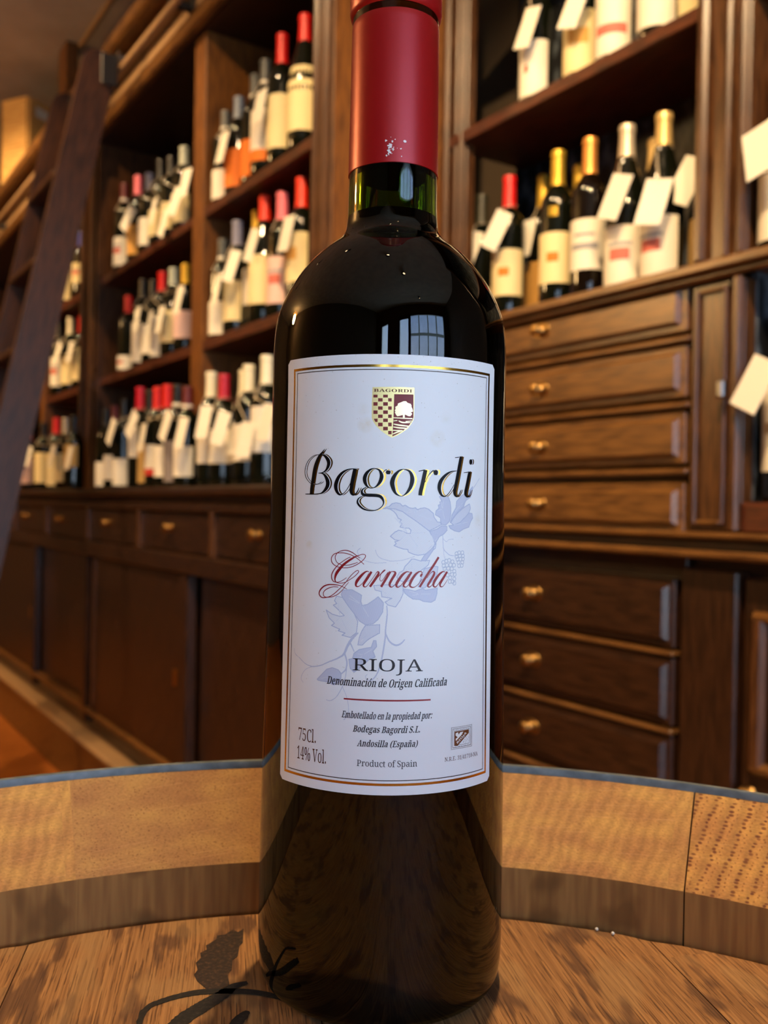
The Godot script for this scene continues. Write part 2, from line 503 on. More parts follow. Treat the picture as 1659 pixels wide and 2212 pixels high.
# ------------------------------------------------------------------ shelving at the far side of the pilaster
func build_display_shelving() -> void:
	var t := wall_thing("display_shelving", "tall dark wooden display shelving full of wine bottles behind the ladder", "shelving", 4.1, 0.0, 1.19)
	for h in [0.868, 0.478]:
		bx(t, "shelf", M.red_wood, 1.89, 2.56, h - 0.03, h, 1.04, 1.32)
		bx(t, "shelf", M.red_wood, 2.645, 3.60, h - 0.03, h, 1.045, 1.32)
		bx(t, "shelf", M.red_wood, 3.80, 4.45, h - 0.03, h, 1.045, 1.32)
		bx(t, "shelf", M.red_wood, 4.53, 6.45, h - 0.03, h, 1.045, 1.32)
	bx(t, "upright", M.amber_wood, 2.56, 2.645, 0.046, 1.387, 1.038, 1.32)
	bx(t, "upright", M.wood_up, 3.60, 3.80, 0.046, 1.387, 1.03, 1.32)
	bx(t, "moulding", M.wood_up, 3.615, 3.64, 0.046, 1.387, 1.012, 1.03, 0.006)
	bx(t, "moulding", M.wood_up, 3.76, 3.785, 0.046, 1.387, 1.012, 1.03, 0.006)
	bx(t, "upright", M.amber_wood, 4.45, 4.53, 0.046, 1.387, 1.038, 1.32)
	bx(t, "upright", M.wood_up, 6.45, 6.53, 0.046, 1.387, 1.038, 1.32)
	bx(t, "back_panel", M.back_brown, 1.89, 6.53, 0.046, 1.6, 1.32, 1.34)
	# the broad end that faces the barrel
	bx(t, "end_panel", M.amber_wood, 1.822, 1.892, 0.046, 1.6, 1.045, 1.36, 0.004)
	bx(t, "moulding", M.wood_up, 1.818, 1.842, 0.046, 1.6, 1.022, 1.046, 0.007)
	bx(t, "moulding", M.wood_up, 1.850, 1.866, 0.046, 1.6, 1.030, 1.046, 0.006)
	bx(t, "moulding", M.wood_up, 1.874, 1.892, 0.046, 1.6, 1.026, 1.046, 0.007)
	bx(t, "soffit", M.dark_along, 1.89, 6.53, 1.387, 1.41, 1.03, 1.32)
	bx(t, "fascia", M.cornice_tan, 1.82, 6.53, 1.45, 1.60, 1.02, 1.04)
	bx(t, "lower_moulding", M.wood_along, 1.82, 6.53, 1.387, 1.425, 0.995, 1.03, 0.008)
	bx(t, "lower_moulding", M.wood_along, 1.82, 6.53, 1.425, 1.455, 1.008, 1.03, 0.008)
	bx(t, "cornice", M.wood_along, 1.80, 6.55, 1.50, 1.545, 0.985, 1.02, 0.012)
	bx(t, "cornice", M.wood_along, 1.80, 6.55, 1.545, 1.60, 0.935, 1.04, 0.01)
	bx(t, "top_board", M.dark_along, 1.82, 6.53, 1.585, 1.60, 1.04, 1.34)

	var rod := wall_thing("ladder_rail", "long tan metal rail under the cornice that carries the ladder", "rail", 4.1, 1.453, 0.952)
	part(rod, "rod", lathe([Vector2(0, -2.35), Vector2(0.011, -2.35), Vector2(0.011, 2.35), Vector2(0, 2.35)], 12), M.cornice_tan, Transform3D(Basis(Vector3(0, 0, 1), PI / 2), Vector3.ZERO))
	for s in [1.95, 2.62, 3.9, 5.3]:
		bx(rod, "bracket", M.iron, s - 0.012, s + 0.012, 1.457, 1.478, 0.945, 1.017, 0.003)
		bx(rod, "bracket_plate", M.iron, s - 0.02, s + 0.02, 1.457, 1.495, 1.010, 1.019, 0.003)

	var top := wall_thing("counter_top", "dark polished counter board holding the lowest bottle row by the ladder", "counter", 4.1, 0.02, 1.13)
	bx(top, "board", M.dark_along, 1.80, 6.55, 0.02, 0.045, 0.925, 1.34, 0.006)
	bx(top, "edge_moulding", M.dark_along, 1.80, 6.55, 0.001, 0.019, 0.945, 0.965, 0.006)

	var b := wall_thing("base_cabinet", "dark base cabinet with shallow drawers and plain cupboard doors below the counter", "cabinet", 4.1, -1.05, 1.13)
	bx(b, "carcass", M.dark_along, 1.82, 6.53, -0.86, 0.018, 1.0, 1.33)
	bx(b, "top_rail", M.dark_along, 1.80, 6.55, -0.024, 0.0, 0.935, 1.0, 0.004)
	bx(b, "bottom_rail", M.dark_along, 1.80, 6.55, -0.195, -0.142, 0.935, 1.0, 0.005)
	var edges := [6.5, 5.72, 5.14, 4.563, 3.963, 3.363, 2.799, 2.226, 1.82]
	for i in edges.size() - 1:
		var dr := bx(b, "drawer", M.dark_along, edges[i] - 0.012, edges[i + 1] + 0.012, -0.139, -0.028, 0.945, 0.995, 0.004)
		if i < 8:
			bx(b, "drawer_divider", M.wood_up, edges[i + 1] - 0.011, edges[i + 1] + 0.011, -0.142, -0.024, 0.935, 0.99, 0.003)
		var s: float = [6.1, 5.4, 4.9, 4.35, 3.747, 3.126, 2.532, 1.962][i]
		origin_of[dr] = origin_of[b] - Vector3(dr.position.x, -dr.position.y, dr.position.z)
		var kb := part(dr, "cup_pull", knob_mesh(), M.old_brass, Transform3D(Basis(Vector3(1, 0, 0), PI / 2).scaled(Vector3(1.5, 1.1, 1.0)), Vector3(origin_of[dr].x - s, -0.072 - origin_of[dr].y, origin_of[dr].z - 0.945)))
		kb.set_meta("label", "small brass pull")
	for p in [[6.4, 5.3], [4.15, 3.445], [2.372, 1.83]]:
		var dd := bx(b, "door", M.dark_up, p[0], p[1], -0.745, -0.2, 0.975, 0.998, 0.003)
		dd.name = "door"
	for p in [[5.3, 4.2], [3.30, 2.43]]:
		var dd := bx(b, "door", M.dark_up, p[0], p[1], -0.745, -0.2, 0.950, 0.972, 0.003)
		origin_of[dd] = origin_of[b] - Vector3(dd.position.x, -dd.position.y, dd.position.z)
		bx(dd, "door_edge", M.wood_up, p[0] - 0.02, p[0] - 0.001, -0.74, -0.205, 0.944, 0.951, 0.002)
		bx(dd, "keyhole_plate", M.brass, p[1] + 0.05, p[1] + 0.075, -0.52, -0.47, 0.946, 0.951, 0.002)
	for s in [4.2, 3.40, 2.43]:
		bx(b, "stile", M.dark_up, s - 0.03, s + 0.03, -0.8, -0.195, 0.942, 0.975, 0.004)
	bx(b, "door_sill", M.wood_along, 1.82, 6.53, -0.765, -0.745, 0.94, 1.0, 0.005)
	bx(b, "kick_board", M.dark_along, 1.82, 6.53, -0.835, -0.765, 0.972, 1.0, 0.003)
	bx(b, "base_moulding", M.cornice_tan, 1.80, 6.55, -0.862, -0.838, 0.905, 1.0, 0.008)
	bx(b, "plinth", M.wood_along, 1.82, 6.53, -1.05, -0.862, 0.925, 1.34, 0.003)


func knob_mesh() -> ArrayMesh:
	if not lathe_cache.has("knob"):
		lathe_cache["knob"] = lathe(smooth2([Vector2(0.004, 0.0), Vector2(0.012, 0.001), Vector2(0.008, 0.006), Vector2(0.006, 0.010), Vector2(0.011, 0.015), Vector2(0.013, 0.020), Vector2(0.009, 0.025), Vector2(0, 0.026)], 3), 16)
	return lathe_cache["knob"]


func build_ladder() -> void:
	var t := wall_thing("library_ladder", "dark plum wooden library ladder hooked on the tan rail", "ladder", 3.3, -1.05, 0.37)
	var foot := Vector2(0.37, -1.05)
	var head := Vector2(0.878, 1.44)
	var run := head - foot
	var tilt := atan2(run.x, run.y)
	for s in [3.1, 3.5]:
		var st := SurfaceTool.new()
		st.begin(Mesh.PRIMITIVE_TRIANGLES)
		# side board with a round top, in its own plane: x across, y along
		var l := run.length()
		var poly := PackedVector2Array([Vector2(-0.055, 0), Vector2(0.055, 0), Vector2(0.055, l)])
		for k in range(1, 10):
			poly.append(Vector2(0.055 * cos(PI * k / 10.0), l + 0.055 * sin(PI * k / 10.0)))
		poly.append(Vector2(-0.055, l))
		var tr := Geometry2D.triangulate_polygon(poly)
		for zz in [-0.016, 0.016]:
			for k in range(0, tr.size(), 3):
				tri(st, Vector3(poly[tr[k]].x, poly[tr[k]].y, zz), Vector3(poly[tr[k + 1]].x, poly[tr[k + 1]].y, zz), Vector3(poly[tr[k + 2]].x, poly[tr[k + 2]].y, zz), Vector3(0, 0, signf(zz)))
		for k in poly.size():
			var a := poly[k]
			var c := poly[(k + 1) % poly.size()]
			var e := (c - a).normalized()
			quad(st, Vector3(a.x, a.y, -0.016), Vector3(c.x, c.y, -0.016), Vector3(c.x, c.y, 0.016), Vector3(a.x, a.y, 0.016), Vector3(e.y, -e.x, 0))
		# board x axis -> towards the wall (-z local), board z -> along the wall (x local)
		var bs := Basis(Vector3(0, 0, -1), Vector3.UP, Vector3(1, 0, 0))
		bs = Basis(Vector3(1, 0, 0), -tilt) * bs
		part(t, "side_rail", st.commit(), M.ladder_wood, Transform3D(bs, Vector3(3.3 - s, 0, 0)))
	for k in 7:
		var h := 1.085 - 0.297 * k
		var f := (h + 1.05) / (head.y + 1.05)
		bx(t, "tread", M.ladder_wood, 3.116, 3.484, h - 0.024, h, 0.37 + run.x * f - 0.062, 0.37 + run.x * f + 0.05, 0.004)
	for s in [3.1, 3.5]:
		bx(t, "hook", M.iron, s - 0.030, s - 0.022, 1.38, 1.485, 0.88, 0.935, 0.003)
		part(t, "hook_wheel", lathe([Vector2(0, -0.018), Vector2(0.021, -0.018), Vector2(0.015, -0.012), Vector2(0.015, 0.012), Vector2(0.021, 0.018), Vector2(0, 0.018)], 20), M.steel, Transform3D(Basis(Vector3(1, 0, 0), PI / 2), Vector3(3.3 - s + 0.026, 2.5305, 0.37 - 0.952)))


func build_crates() -> void:
	for k in 2:
		var h0 := 1.60 + 0.24 * k
		var h1 := h0 + (0.238 if k == 0 else 0.25)
		var o := Node3D.new()
		o.name = numbered("wooden_crate")
		o.transform = Transform3D(Basis(Vector3.UP, deg_to_rad(-24.0)), at(5.12, h0 + 0.001, 1.14) + Vector3(-0.055, 0, 0))
		add_child(o)
		tag(o, ["pale pine wine crate underneath, half hidden behind the cornice", "pale pine wine crate with a white sticker, topmost of two"][k], "crate", "pine crates on the shelving")
		var hh := h1 - h0
		for x in [-1.0, 1.0]:
			part(o, "side_board", box_mesh(Vector3(0.012, hh, 0.166), 0.001), M.pine, Transform3D(Basis(), Vector3(0.089 * x, hh / 2, 0)))
			part(o, "end_board", box_mesh(Vector3(0.166, hh, 0.012), 0.001), M.pine, Transform3D(Basis(), Vector3(0, hh / 2, 0.089 * x)))
		part(o, "lid", box_mesh(Vector3(0.186, 0.010, 0.186), 0.001), M.pine, Transform3D(Basis(), Vector3(0, hh - 0.006, 0)))
		part(o, "bottom_board", box_mesh(Vector3(0.166, 0.010, 0.166), 0.001), M.pine, Transform3D(Basis(), Vector3(0, 0.006, 0)))
		if k == 1:
			part(o, "sticker", box_mesh(Vector3(0.0006, 0.05, 0.09), 0.0001), M.card, Transform3D(Basis(), Vector3(0.0953, hh - 0.06, -0.005)))
	var p := wall_thing("wooden_post", "short orange brown wooden post standing on the shelving beside the crates", "post", 4.63, 1.60, 1.17)
	bx(p, "shaft", M.amber_wood, 4.57, 4.70, 1.601, 2.215, 1.14, 1.20, 0.004)
	bx(p, "foot", M.amber_wood, 4.55, 4.72, 1.601, 1.64, 1.12, 1.22, 0.004)


# ------------------------------------------------------------------ cabinets on the barrel's other side
func drawer(t: Node3D, m: Material, s0: float, s1: float, h0: float, h1: float, d: float, knob_s: float, knob_h: float) -> void:
	var dr := bx(t, "drawer", m, s0, s1, h0 - 0.012, h1 + 0.012, d, d + 0.03, 0.003)
	origin_of[dr] = origin_of[t] - Vector3(dr.position.x, -dr.position.y, dr.position.z)
	raised(dr, "raised_panel", m, s0 - 0.012, s1 + 0.012, h0, h1, d, 0.011, 0.007)
	var k := part(dr, "knob", knob_mesh(), M.old_brass, Transform3D(Basis(Vector3(1, 0, 0), PI / 2), Vector3(origin_of[dr].x - knob_s, knob_h - origin_of[dr].y, origin_of[dr].z - d + 0.0105)))
	k.set_meta("label", "small brass knob")
	part(dr, "knob_plate", lathe([Vector2(0, 0), Vector2(0.021, 0), Vector2(0.019, 0.002), Vector2(0, 0.002)], 16), M.old_brass, Transform3D(Basis(Vector3(1, 0, 0), PI / 2).scaled(Vector3(1.3, 0.8, 1)), Vector3(origin_of[dr].x - knob_s, knob_h - origin_of[dr].y, origin_of[dr].z - d + 0.0110)))


func build_far_cabinets() -> void:
	var u := wall_thing("bottle_cabinet", "brown wooden bottle cabinet with black back and moulded posts beside the pilaster", "cabinet", 0.9, 0.436, 1.49)
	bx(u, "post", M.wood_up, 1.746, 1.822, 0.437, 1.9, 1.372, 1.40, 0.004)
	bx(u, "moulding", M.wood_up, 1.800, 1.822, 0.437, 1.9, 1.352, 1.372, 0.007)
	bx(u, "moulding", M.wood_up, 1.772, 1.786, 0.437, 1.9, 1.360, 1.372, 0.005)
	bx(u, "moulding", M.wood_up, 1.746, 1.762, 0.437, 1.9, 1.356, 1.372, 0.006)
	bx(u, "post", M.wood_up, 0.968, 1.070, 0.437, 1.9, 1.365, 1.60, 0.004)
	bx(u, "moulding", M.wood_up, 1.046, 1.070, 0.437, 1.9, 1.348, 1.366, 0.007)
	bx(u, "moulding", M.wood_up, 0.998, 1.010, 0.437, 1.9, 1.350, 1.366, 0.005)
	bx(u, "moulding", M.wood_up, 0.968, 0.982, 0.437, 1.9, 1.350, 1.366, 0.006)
	bx(u, "shelf", M.red_wood, 1.07, 1.800, 0.874, 0.902, 1.36, 1.60)
	bx(u, "shelf", M.red_wood, 0.0, 0.968, 0.874, 0.902, 1.375, 1.60)
	bx(u, "shelf", M.red_wood, 1.07, 1.800, 1.36, 1.388, 1.36, 1.60)
	bx(u, "back_panel", M.slate, -0.1, 1.83, 0.437, 1.9, 1.60, 1.62)
	bx(u, "side_panel", M.wood_up, -0.14, -0.1, 0.437, 1.9, 1.37, 1.62)
	bx(u, "top_board", M.dark_along, -0.14, 1.83, 1.88, 1.9, 1.36, 1.62)
	var ledge := wall_thing("ledge_board", "brown wooden ledge board above the drawer chest carrying the gold capsules", "ledge", 0.9, 0.416, 1.48)
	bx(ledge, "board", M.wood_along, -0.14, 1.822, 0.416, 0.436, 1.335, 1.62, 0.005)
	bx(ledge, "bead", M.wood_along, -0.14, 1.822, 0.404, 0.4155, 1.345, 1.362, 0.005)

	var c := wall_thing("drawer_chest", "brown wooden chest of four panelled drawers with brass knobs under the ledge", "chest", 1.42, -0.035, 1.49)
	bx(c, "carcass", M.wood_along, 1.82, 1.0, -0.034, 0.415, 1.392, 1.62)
	var tops := [[0.338, 0.402], [0.219, 0.290], [0.099, 0.170], [-0.026, 0.041]]
	var kn := [0.380, 0.255, 0.132, 0.0115]
	for i in 4:
		drawer(c, M.wood_along, 1.765, 1.088, tops[i][0], tops[i][1], 1.366, 1.458, kn[i])
		if i < 3:
			bx(c, "drawer_bead", M.wood_along, 1.80, 1.078, tops[i][0] - 0.032, tops[i][0] - 0.020, 1.358, 1.392, 0.004)
	bx(c, "stile", M.wood_up, 1.078, 0.998, -0.033, 0.403, 1.366, 1.392, 0.003)
	bx(c, "stile", M.wood_up, 1.822, 1.775, -0.033, 0.403, 1.366, 1.392, 0.003)
	for p in [[1.066, 1.058, -0.022, 0.392], [1.008, 1.000, -0.022, 0.392]]:
		bx(c, "panel_moulding", M.wood_up, p[0], p[1], p[2], p[3], 1.357, 1.367, 0.003)
	for h in [-0.022, 0.384]:
		bx(c, "panel_moulding", M.wood_along, 1.058, 1.008, h, h + 0.008, 1.357, 1.367, 0.003)

	var n := wall_thing("niche_cabinet", "brown wooden cabinet with an open dark niche over a panelled door", "cabinet", 0.45, -1.05, 1.49)
	bx(n, "frame_stile", M.wood_up, 0.997, 0.970, -0.034, 0.403, 1.363, 1.40, 0.006)
	bx(n, "frame_stile", M.wood_up, 0.985, 0.966, -0.034, 0.403, 1.347, 1.364, 0.005)
	bx(n, "niche_floor", M.red_wood, 0.970, -0.14, -0.034, 0.018, 1.362, 1.60, 0.004)
	bx(n, "niche_side", M.slate, 0.985, 0.970, 0.018, 0.415, 1.40, 1.60)
	bx(n, "niche_side", M.slate, -0.125, -0.14, 0.018, 0.415, 1.37, 1.60)
	bx(n, "niche_back", M.slate, 0.985, -0.14, -0.034, 0.415, 1.60, 1.62)
	var la := bx(n, "latch", M.steel, 1.003, 0.988, 0.195, 0.225, 1.335, 1.348, 0.003)
	la.set_meta("label", "small bright latch")
	bx(n, "carcass", M.dark_along, 1.09, -0.14, -1.05, -0.082, 1.40, 1.62)
	bx(n, "stile", M.dark_up, 1.088, 0.972, -1.0, -0.1, 1.362, 1.40, 0.004)
	var dr := bx(n, "door", M.dark_up, 0.965, 0.30, -0.98, -0.11, 1.372, 1.40, 0.004)
	origin_of[dr] = origin_of[n] - Vector3(dr.position.x, -dr.position.y, dr.position.z)
	raised(dr, "door_panel", M.red_wood, 0.90, 0.365, -0.40, -0.20, 1.372, 0.006, 0.02)
	for p in [[0.945, 0.915, -0.430, -0.165], [0.35, 0.32, -0.430, -0.165]]:
		bx(dr, "panel_moulding", M.wood_up, p[0], p[1], p[2], p[3], 1.355, 1.373, 0.008)
	for h in [-0.435, -0.185]:
		bx(dr, "panel_moulding", M.wood_along, 0.945, 0.32, h, h + 0.022, 1.355, 1.373, 0.008)
	part(dr, "door_knob", knob_mesh(), M.old_brass, Transform3D(Basis(Vector3(1, 0, 0), PI / 2), Vector3(origin_of[dr].x - 0.945, -0.47 - origin_of[dr].y, origin_of[dr].z - 1.372)))
	bx(n, "door", M.dark_up, 0.29, -0.13, -0.98, -0.11, 1.372, 1.40, 0.004)

	var m := wall_thing("waist_ledge", "narrow double moulded ledge between the upper and the lower drawers", "ledge", 0.9, -0.08, 1.48)
	bx(m, "moulding", M.wood_along, 1.822, -0.14, -0.046, -0.0345, 1.335, 1.62, 0.004)
	bx(m, "cove", M.dark_along, 1.822, -0.14, -0.066, -0.0462, 1.352, 1.40, 0.002)
	bx(m, "moulding", M.wood_along, 1.822, -0.14, -0.080, -0.066, 1.325, 1.40, 0.005)

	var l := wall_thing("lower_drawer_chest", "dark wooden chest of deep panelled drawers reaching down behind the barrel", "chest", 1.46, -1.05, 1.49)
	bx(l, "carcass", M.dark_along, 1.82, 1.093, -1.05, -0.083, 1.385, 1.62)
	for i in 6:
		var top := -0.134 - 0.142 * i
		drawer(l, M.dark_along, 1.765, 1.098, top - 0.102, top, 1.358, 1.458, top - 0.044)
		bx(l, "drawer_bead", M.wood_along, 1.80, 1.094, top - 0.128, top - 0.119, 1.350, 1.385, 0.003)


# ------------------------------------------------------------------ wine bottles on the shelves
var shelf_of := {}
var bottle_at := {}
var ordinals := ["first", "second", "third", "fourth", "fifth", "sixth", "seventh", "eighth", "ninth", "tenth"]


func bottle_profile(kind: int) -> Array:
	if kind == 0:
		return pairs([0, 0, 0.030, 0.0, 0.0352, 0.0018, 0.0372, 0.0065, 0.0374, 0.03, 0.0374, 0.186, 0.0368, 0.196, 0.0345, 0.206, 0.0295, 0.2155, 0.0225, 0.2235, 0.0172, 0.2305, 0.0153, 0.238, 0.0146, 0.248, 0.0140, 0.2865, 0.0152, 0.2872, 0.0152, 0.2955, 0.0143, 0.2995, 0, 0.3])
	return pairs([0, 0, 0.032, 0.0, 0.0385, 0.002, 0.0405, 0.007, 0.041, 0.03, 0.041, 0.132, 0.0395, 0.152, 0.0350, 0.176, 0.0285, 0.200, 0.0220, 0.222, 0.0175, 0.240, 0.0155, 0.256, 0.0147, 0.272, 0.0144, 0.2845, 0.0158, 0.2855, 0.0158, 0.2955, 0.0147, 0.2995, 0, 0.3])


func radius_at(kind: int, y: float) -> float:
	var p := bottle_profile(kind)
	for i in p.size() - 1:
		if y >= p[i].y and y <= p[i + 1].y and p[i + 1].y > p[i].y:
			return lerpf(p[i].x, p[i + 1].x, (y - p[i].y) / (p[i + 1].y - p[i].y))
	return 0.037


func bottle_part(what: String, kind: int, lo := 0.0, hi := 0.0, wide := 0.0) -> ArrayMesh:
	var key := "%s %d %.3f %.3f %.2f" % [what, kind, lo, hi, wide]
	if lathe_cache.has(key):
		return lathe_cache[key]
	var m: ArrayMesh
	if what == "glass":
		m = lathe(bottle_profile(kind), 28)
	elif what == "capsule":
		var prof := []
		var start: float = [0.232, 0.240][kind]
		prof.append(Vector2(radius_at(kind, start), start))
		for p in bottle_profile(kind):
			if p.y > start + 0.002 and p.x > 0.0:
				prof.append(Vector2(p.x + 0.0006, p.y + 0.0004))
		prof.append(Vector2(0, 0.3012))
		m = lathe(prof, 24)
	elif what == "collar":
		m = lathe([Vector2(0.0150, 0.237), Vector2(0.0160, 0.238), Vector2(0.0156, 0.246), Vector2(0.0146, 0.247)], 24)
	else:
		var prof := []
		for k in 5:
			var y := 0.30 * lerpf(lo, hi, k / 4.0)
			prof.append(Vector2(radius_at(kind, y) + (0.0004 if what == "label" else 0.0008), y))
		m = lathe(prof, 20, -wide, wide)
	lathe_cache[key] = m
	return m


var cap_words := {"red": "red", "vermilion": "orange red", "crimson": "crimson", "magenta": "dark pink", "wine": "wine red", "pink": "pink", "rose": "rose", "salmon": "salmon", "orange": "orange", "gold": "gold", "copper": "copper", "champagne": "champagne", "silver": "silver cream", "ivory": "ivory", "pale": "pale grey", "grey": "dark grey", "slate": "blue grey", "lavender": "lavender", "black": "black", "olive": "olive", "blue": "blue"}


func bottle(shelf: String, index: int, s: float, d: float, tall: float, cap: String, label: String, lo: float, hi: float, mark: String, kind: int) -> void:
	var info: Array = shelf_of[shelf]
	var o := Node3D.new()
	o.name = numbered("wine_bottle")
	var k := tall / 0.30
	var turn := rng.randf_range(-0.25, 0.25) + 0.35
	var sc := Vector3(1.0, k, 1.0) * 1.0
	o.transform = Transform3D(wall_basis * Basis(Vector3.UP, turn), at(s, info[0] + 0.001, d))
	add_child(o)
	bottle_at[shelf + str(index)] = [s, info[0], d, tall, kind]
	var where: String = "%s from %s %s" % [ordinals[index], info[2], info[1]]
	if info[3] == 1:
		where = info[1]
	tag(o, "%s-capped bottle with %s label, %s" % [cap_words[cap], label, where], "bottle", "bottles " + info[1])
	var tr := Transform3D(Basis().scaled(sc), Vector3.ZERO)
	part(o, "glass_body", bottle_part("glass", kind), M.bottle_brown if cap in ["copper", "orange", "salmon"] else M.bottle_green, tr)
	part(o, "capsule", bottle_part("capsule", kind), M.caps[cap], tr)
	if cap in ["grey", "wine"] or (shelf == "BB" and index == 7):
		part(o, "neck_collar", bottle_part("collar", kind), M.labels["white"], tr)
	var l := part(o, "paper_label", bottle_part("label", kind, lo, hi, 1.35), M.labels[label], tr)
	var mid := (lo + hi) / 2
	var mm := {"red": ["soft_red", 0.42, 0.62, 0.5], "orange": ["orange", 0.42, 0.6, 0.35], "grey": ["soft_grey", 0.40, 0.52, 0.8], "dot": ["red", 0.42, 0.56, 0.13], "ochre": ["ochre", 0.45, 0.7, 0.6], "band": ["orange" if shelf == "AU" else "red", 0.0, 0.22, 1.3], "crest": ["soft_red", 0.78, 0.86, 0.12], "brown": ["brown", 0.45, 0.58, 0.7], "stripe": ["soft_red", 0.30, 0.45, 0.9]}
	if mm.has(mark):
		var q: Array = mm[mark]
		part(l, "label_print", bottle_part("print", kind, lerpf(lo, hi, q[1]), lerpf(lo, hi, q[2]), q[3]), M.labels[q[0]])
	if mark == "red" or mark == "grey":
		part(l, "label_print", bottle_part("print", kind, lerpf(lo, hi, 0.66), lerpf(lo, hi, 0.72), 0.6), M.labels["soft_grey"])
	if cap == "gold" and shelf == "RL" and index == 3:
		part(o, "neck_medal", bottle_part("print", kind, 0.56, 0.62, 0.25), M.caps["gold"], tr)


func tag_card(shelf: String, index: int, ds: float, h: float, d: float, roll: float) -> void:
	var b: Array = bottle_at[shelf + str(index)]
	var info: Array = shelf_of[shelf]
	var o := Node3D.new()
	o.name = numbered("price_tag")
	var c := at(b[0] + ds, b[1] + h, d)
	var turn := rng.randf_range(-0.12, 0.2)
	o.transform = Transform3D(wall_basis * Basis(Vector3.UP, turn) * Basis(Vector3(0, 0, 1), deg_to_rad(-roll)) * Basis(Vector3(1, 0, 0), deg_to_rad(-9.0)), c)
	add_child(o)
	var where: String = "the %s bottle from %s %s" % [ordinals[index], info[2], info[1]]
	if info[3] == 1:
		where = "the bottle " + info[1]
	tag(o, "white card on " + where, "price tag", "white cards hung on bottle necks")
	part(o, "card", box_mesh(Vector3(0.056, 0.088, 0.0012), 0.0004), M.card)
	# the loop: from the card's top up round the neck
	var neck := at(b[0], b[1] + b[3] * 0.79, b[2])
	var inv := o.transform.affine_inverse()
	var st := SurfaceTool.new()
	st.begin(Mesh.PRIMITIVE_TRIANGLES)
	var pts := [Vector3(0, 0.036, 0.001)]
	for k in 13:
		var a := TAU * k / 12.0
		pts.append(inv * (neck + wall_basis * Vector3(sin(a) * 0.0185, -0.004 * cos(a), cos(a) * 0.0185)))
	if h < b[3] * 0.60:   # a low card's loop lies over the shoulder
		var over := inv * (at(b[0], b[1], b[2]) + wall_basis * Vector3(clampf(-ds * 0.6, -0.02, 0.02), b[3] * 0.67, 0.0405))
		pts.insert(1, over)
		pts.append(over + Vector3(0.003, 0, 0))
	pts.append(Vector3(0.002, 0.036, 0.001))
	for k in pts.size() - 1:
		var a: Vector3 = pts[k]
		var e: Vector3 = pts[k + 1]
		var dir := (e - a).normalized()
		var u := dir.cross(Vector3(0.3, 0.9, 0.2)).normalized() * 0.0007
		var v := dir.cross(u).normalized() * 0.0007
		var ring := [u, v, -u, -v]
		for j in 4:
			var p: Vector3 = ring[j]
			var q: Vector3 = ring[(j + 1) % 4]
			quad(st, a + p, a + q, e + q, e + p, (p + q).normalized())
	part(o, "string", st.commit(), M.string)


func chandelier() -> void:
	var o := Node3D.new()
	o.name = "chandelier_lamp"
	o.position = at(4.35, 2.22, -2.65)
	add_child(o)
	tag(o, "small amber chandelier of six bulbs hanging from the shop ceiling", "chandelier")
	part(o, "stem", lathe([Vector2(0, -0.34), Vector2(0.008, -0.34), Vector2(0.008, 0.0), Vector2(0, 0.0)], 8), M.brass)
	part(o, "ceiling_rose", lathe([Vector2(0, -0.02), Vector2(0.05, -0.015), Vector2(0.05, 0.0), Vector2(0, 0.0)], 16), M.brass)
	var glow := plain(Color(1, 0.7, 0.35), 0.5)
	glow.emission_enabled = true
	glow.emission = Color(1.0, 0.62, 0.22)
	glow.emission_energy_multiplier = 16.0
	for k in 6:
		var a := TAU * k / 6.0
		var dir := Vector3(cos(a), 0, sin(a))
		var arm := part(o, "arm", box_mesh(Vector3(0.26, 0.012, 0.012), 0.003), M.brass, Transform3D(Basis(Vector3.UP, -a), dir * 0.13 + Vector3(0, -0.34, 0)))
		part(arm, "bulb", lathe(smooth2([Vector2(0, 0.0), Vector2(0.03, 0.015), Vector2(0.045, 0.05), Vector2(0.03, 0.09), Vector2(0, 0.11)], 4), 14), glow, Transform3D(Basis(), Vector3(0.13, 0.006, 0)))
	var l := OmniLight3D.new()
	l.name = "lamp_light"
	l.light_color = Color(1.0, 0.80, 0.52)
	l.light_energy = 5.5
	l.light_size = 0.2
	l.omni_range = 12.0
	l.omni_attenuation = 2.0
	l.shadow_enabled = true
	l.position = Vector3(0, -0.5, 0)
	o.add_child(l)


# ------------------------------------------------------------------ the barrel
const BARREL := Vector3(0.0, 0.0, -0.090)
const HEAD_Y := 0.900
const HEAD_R := 0.2549


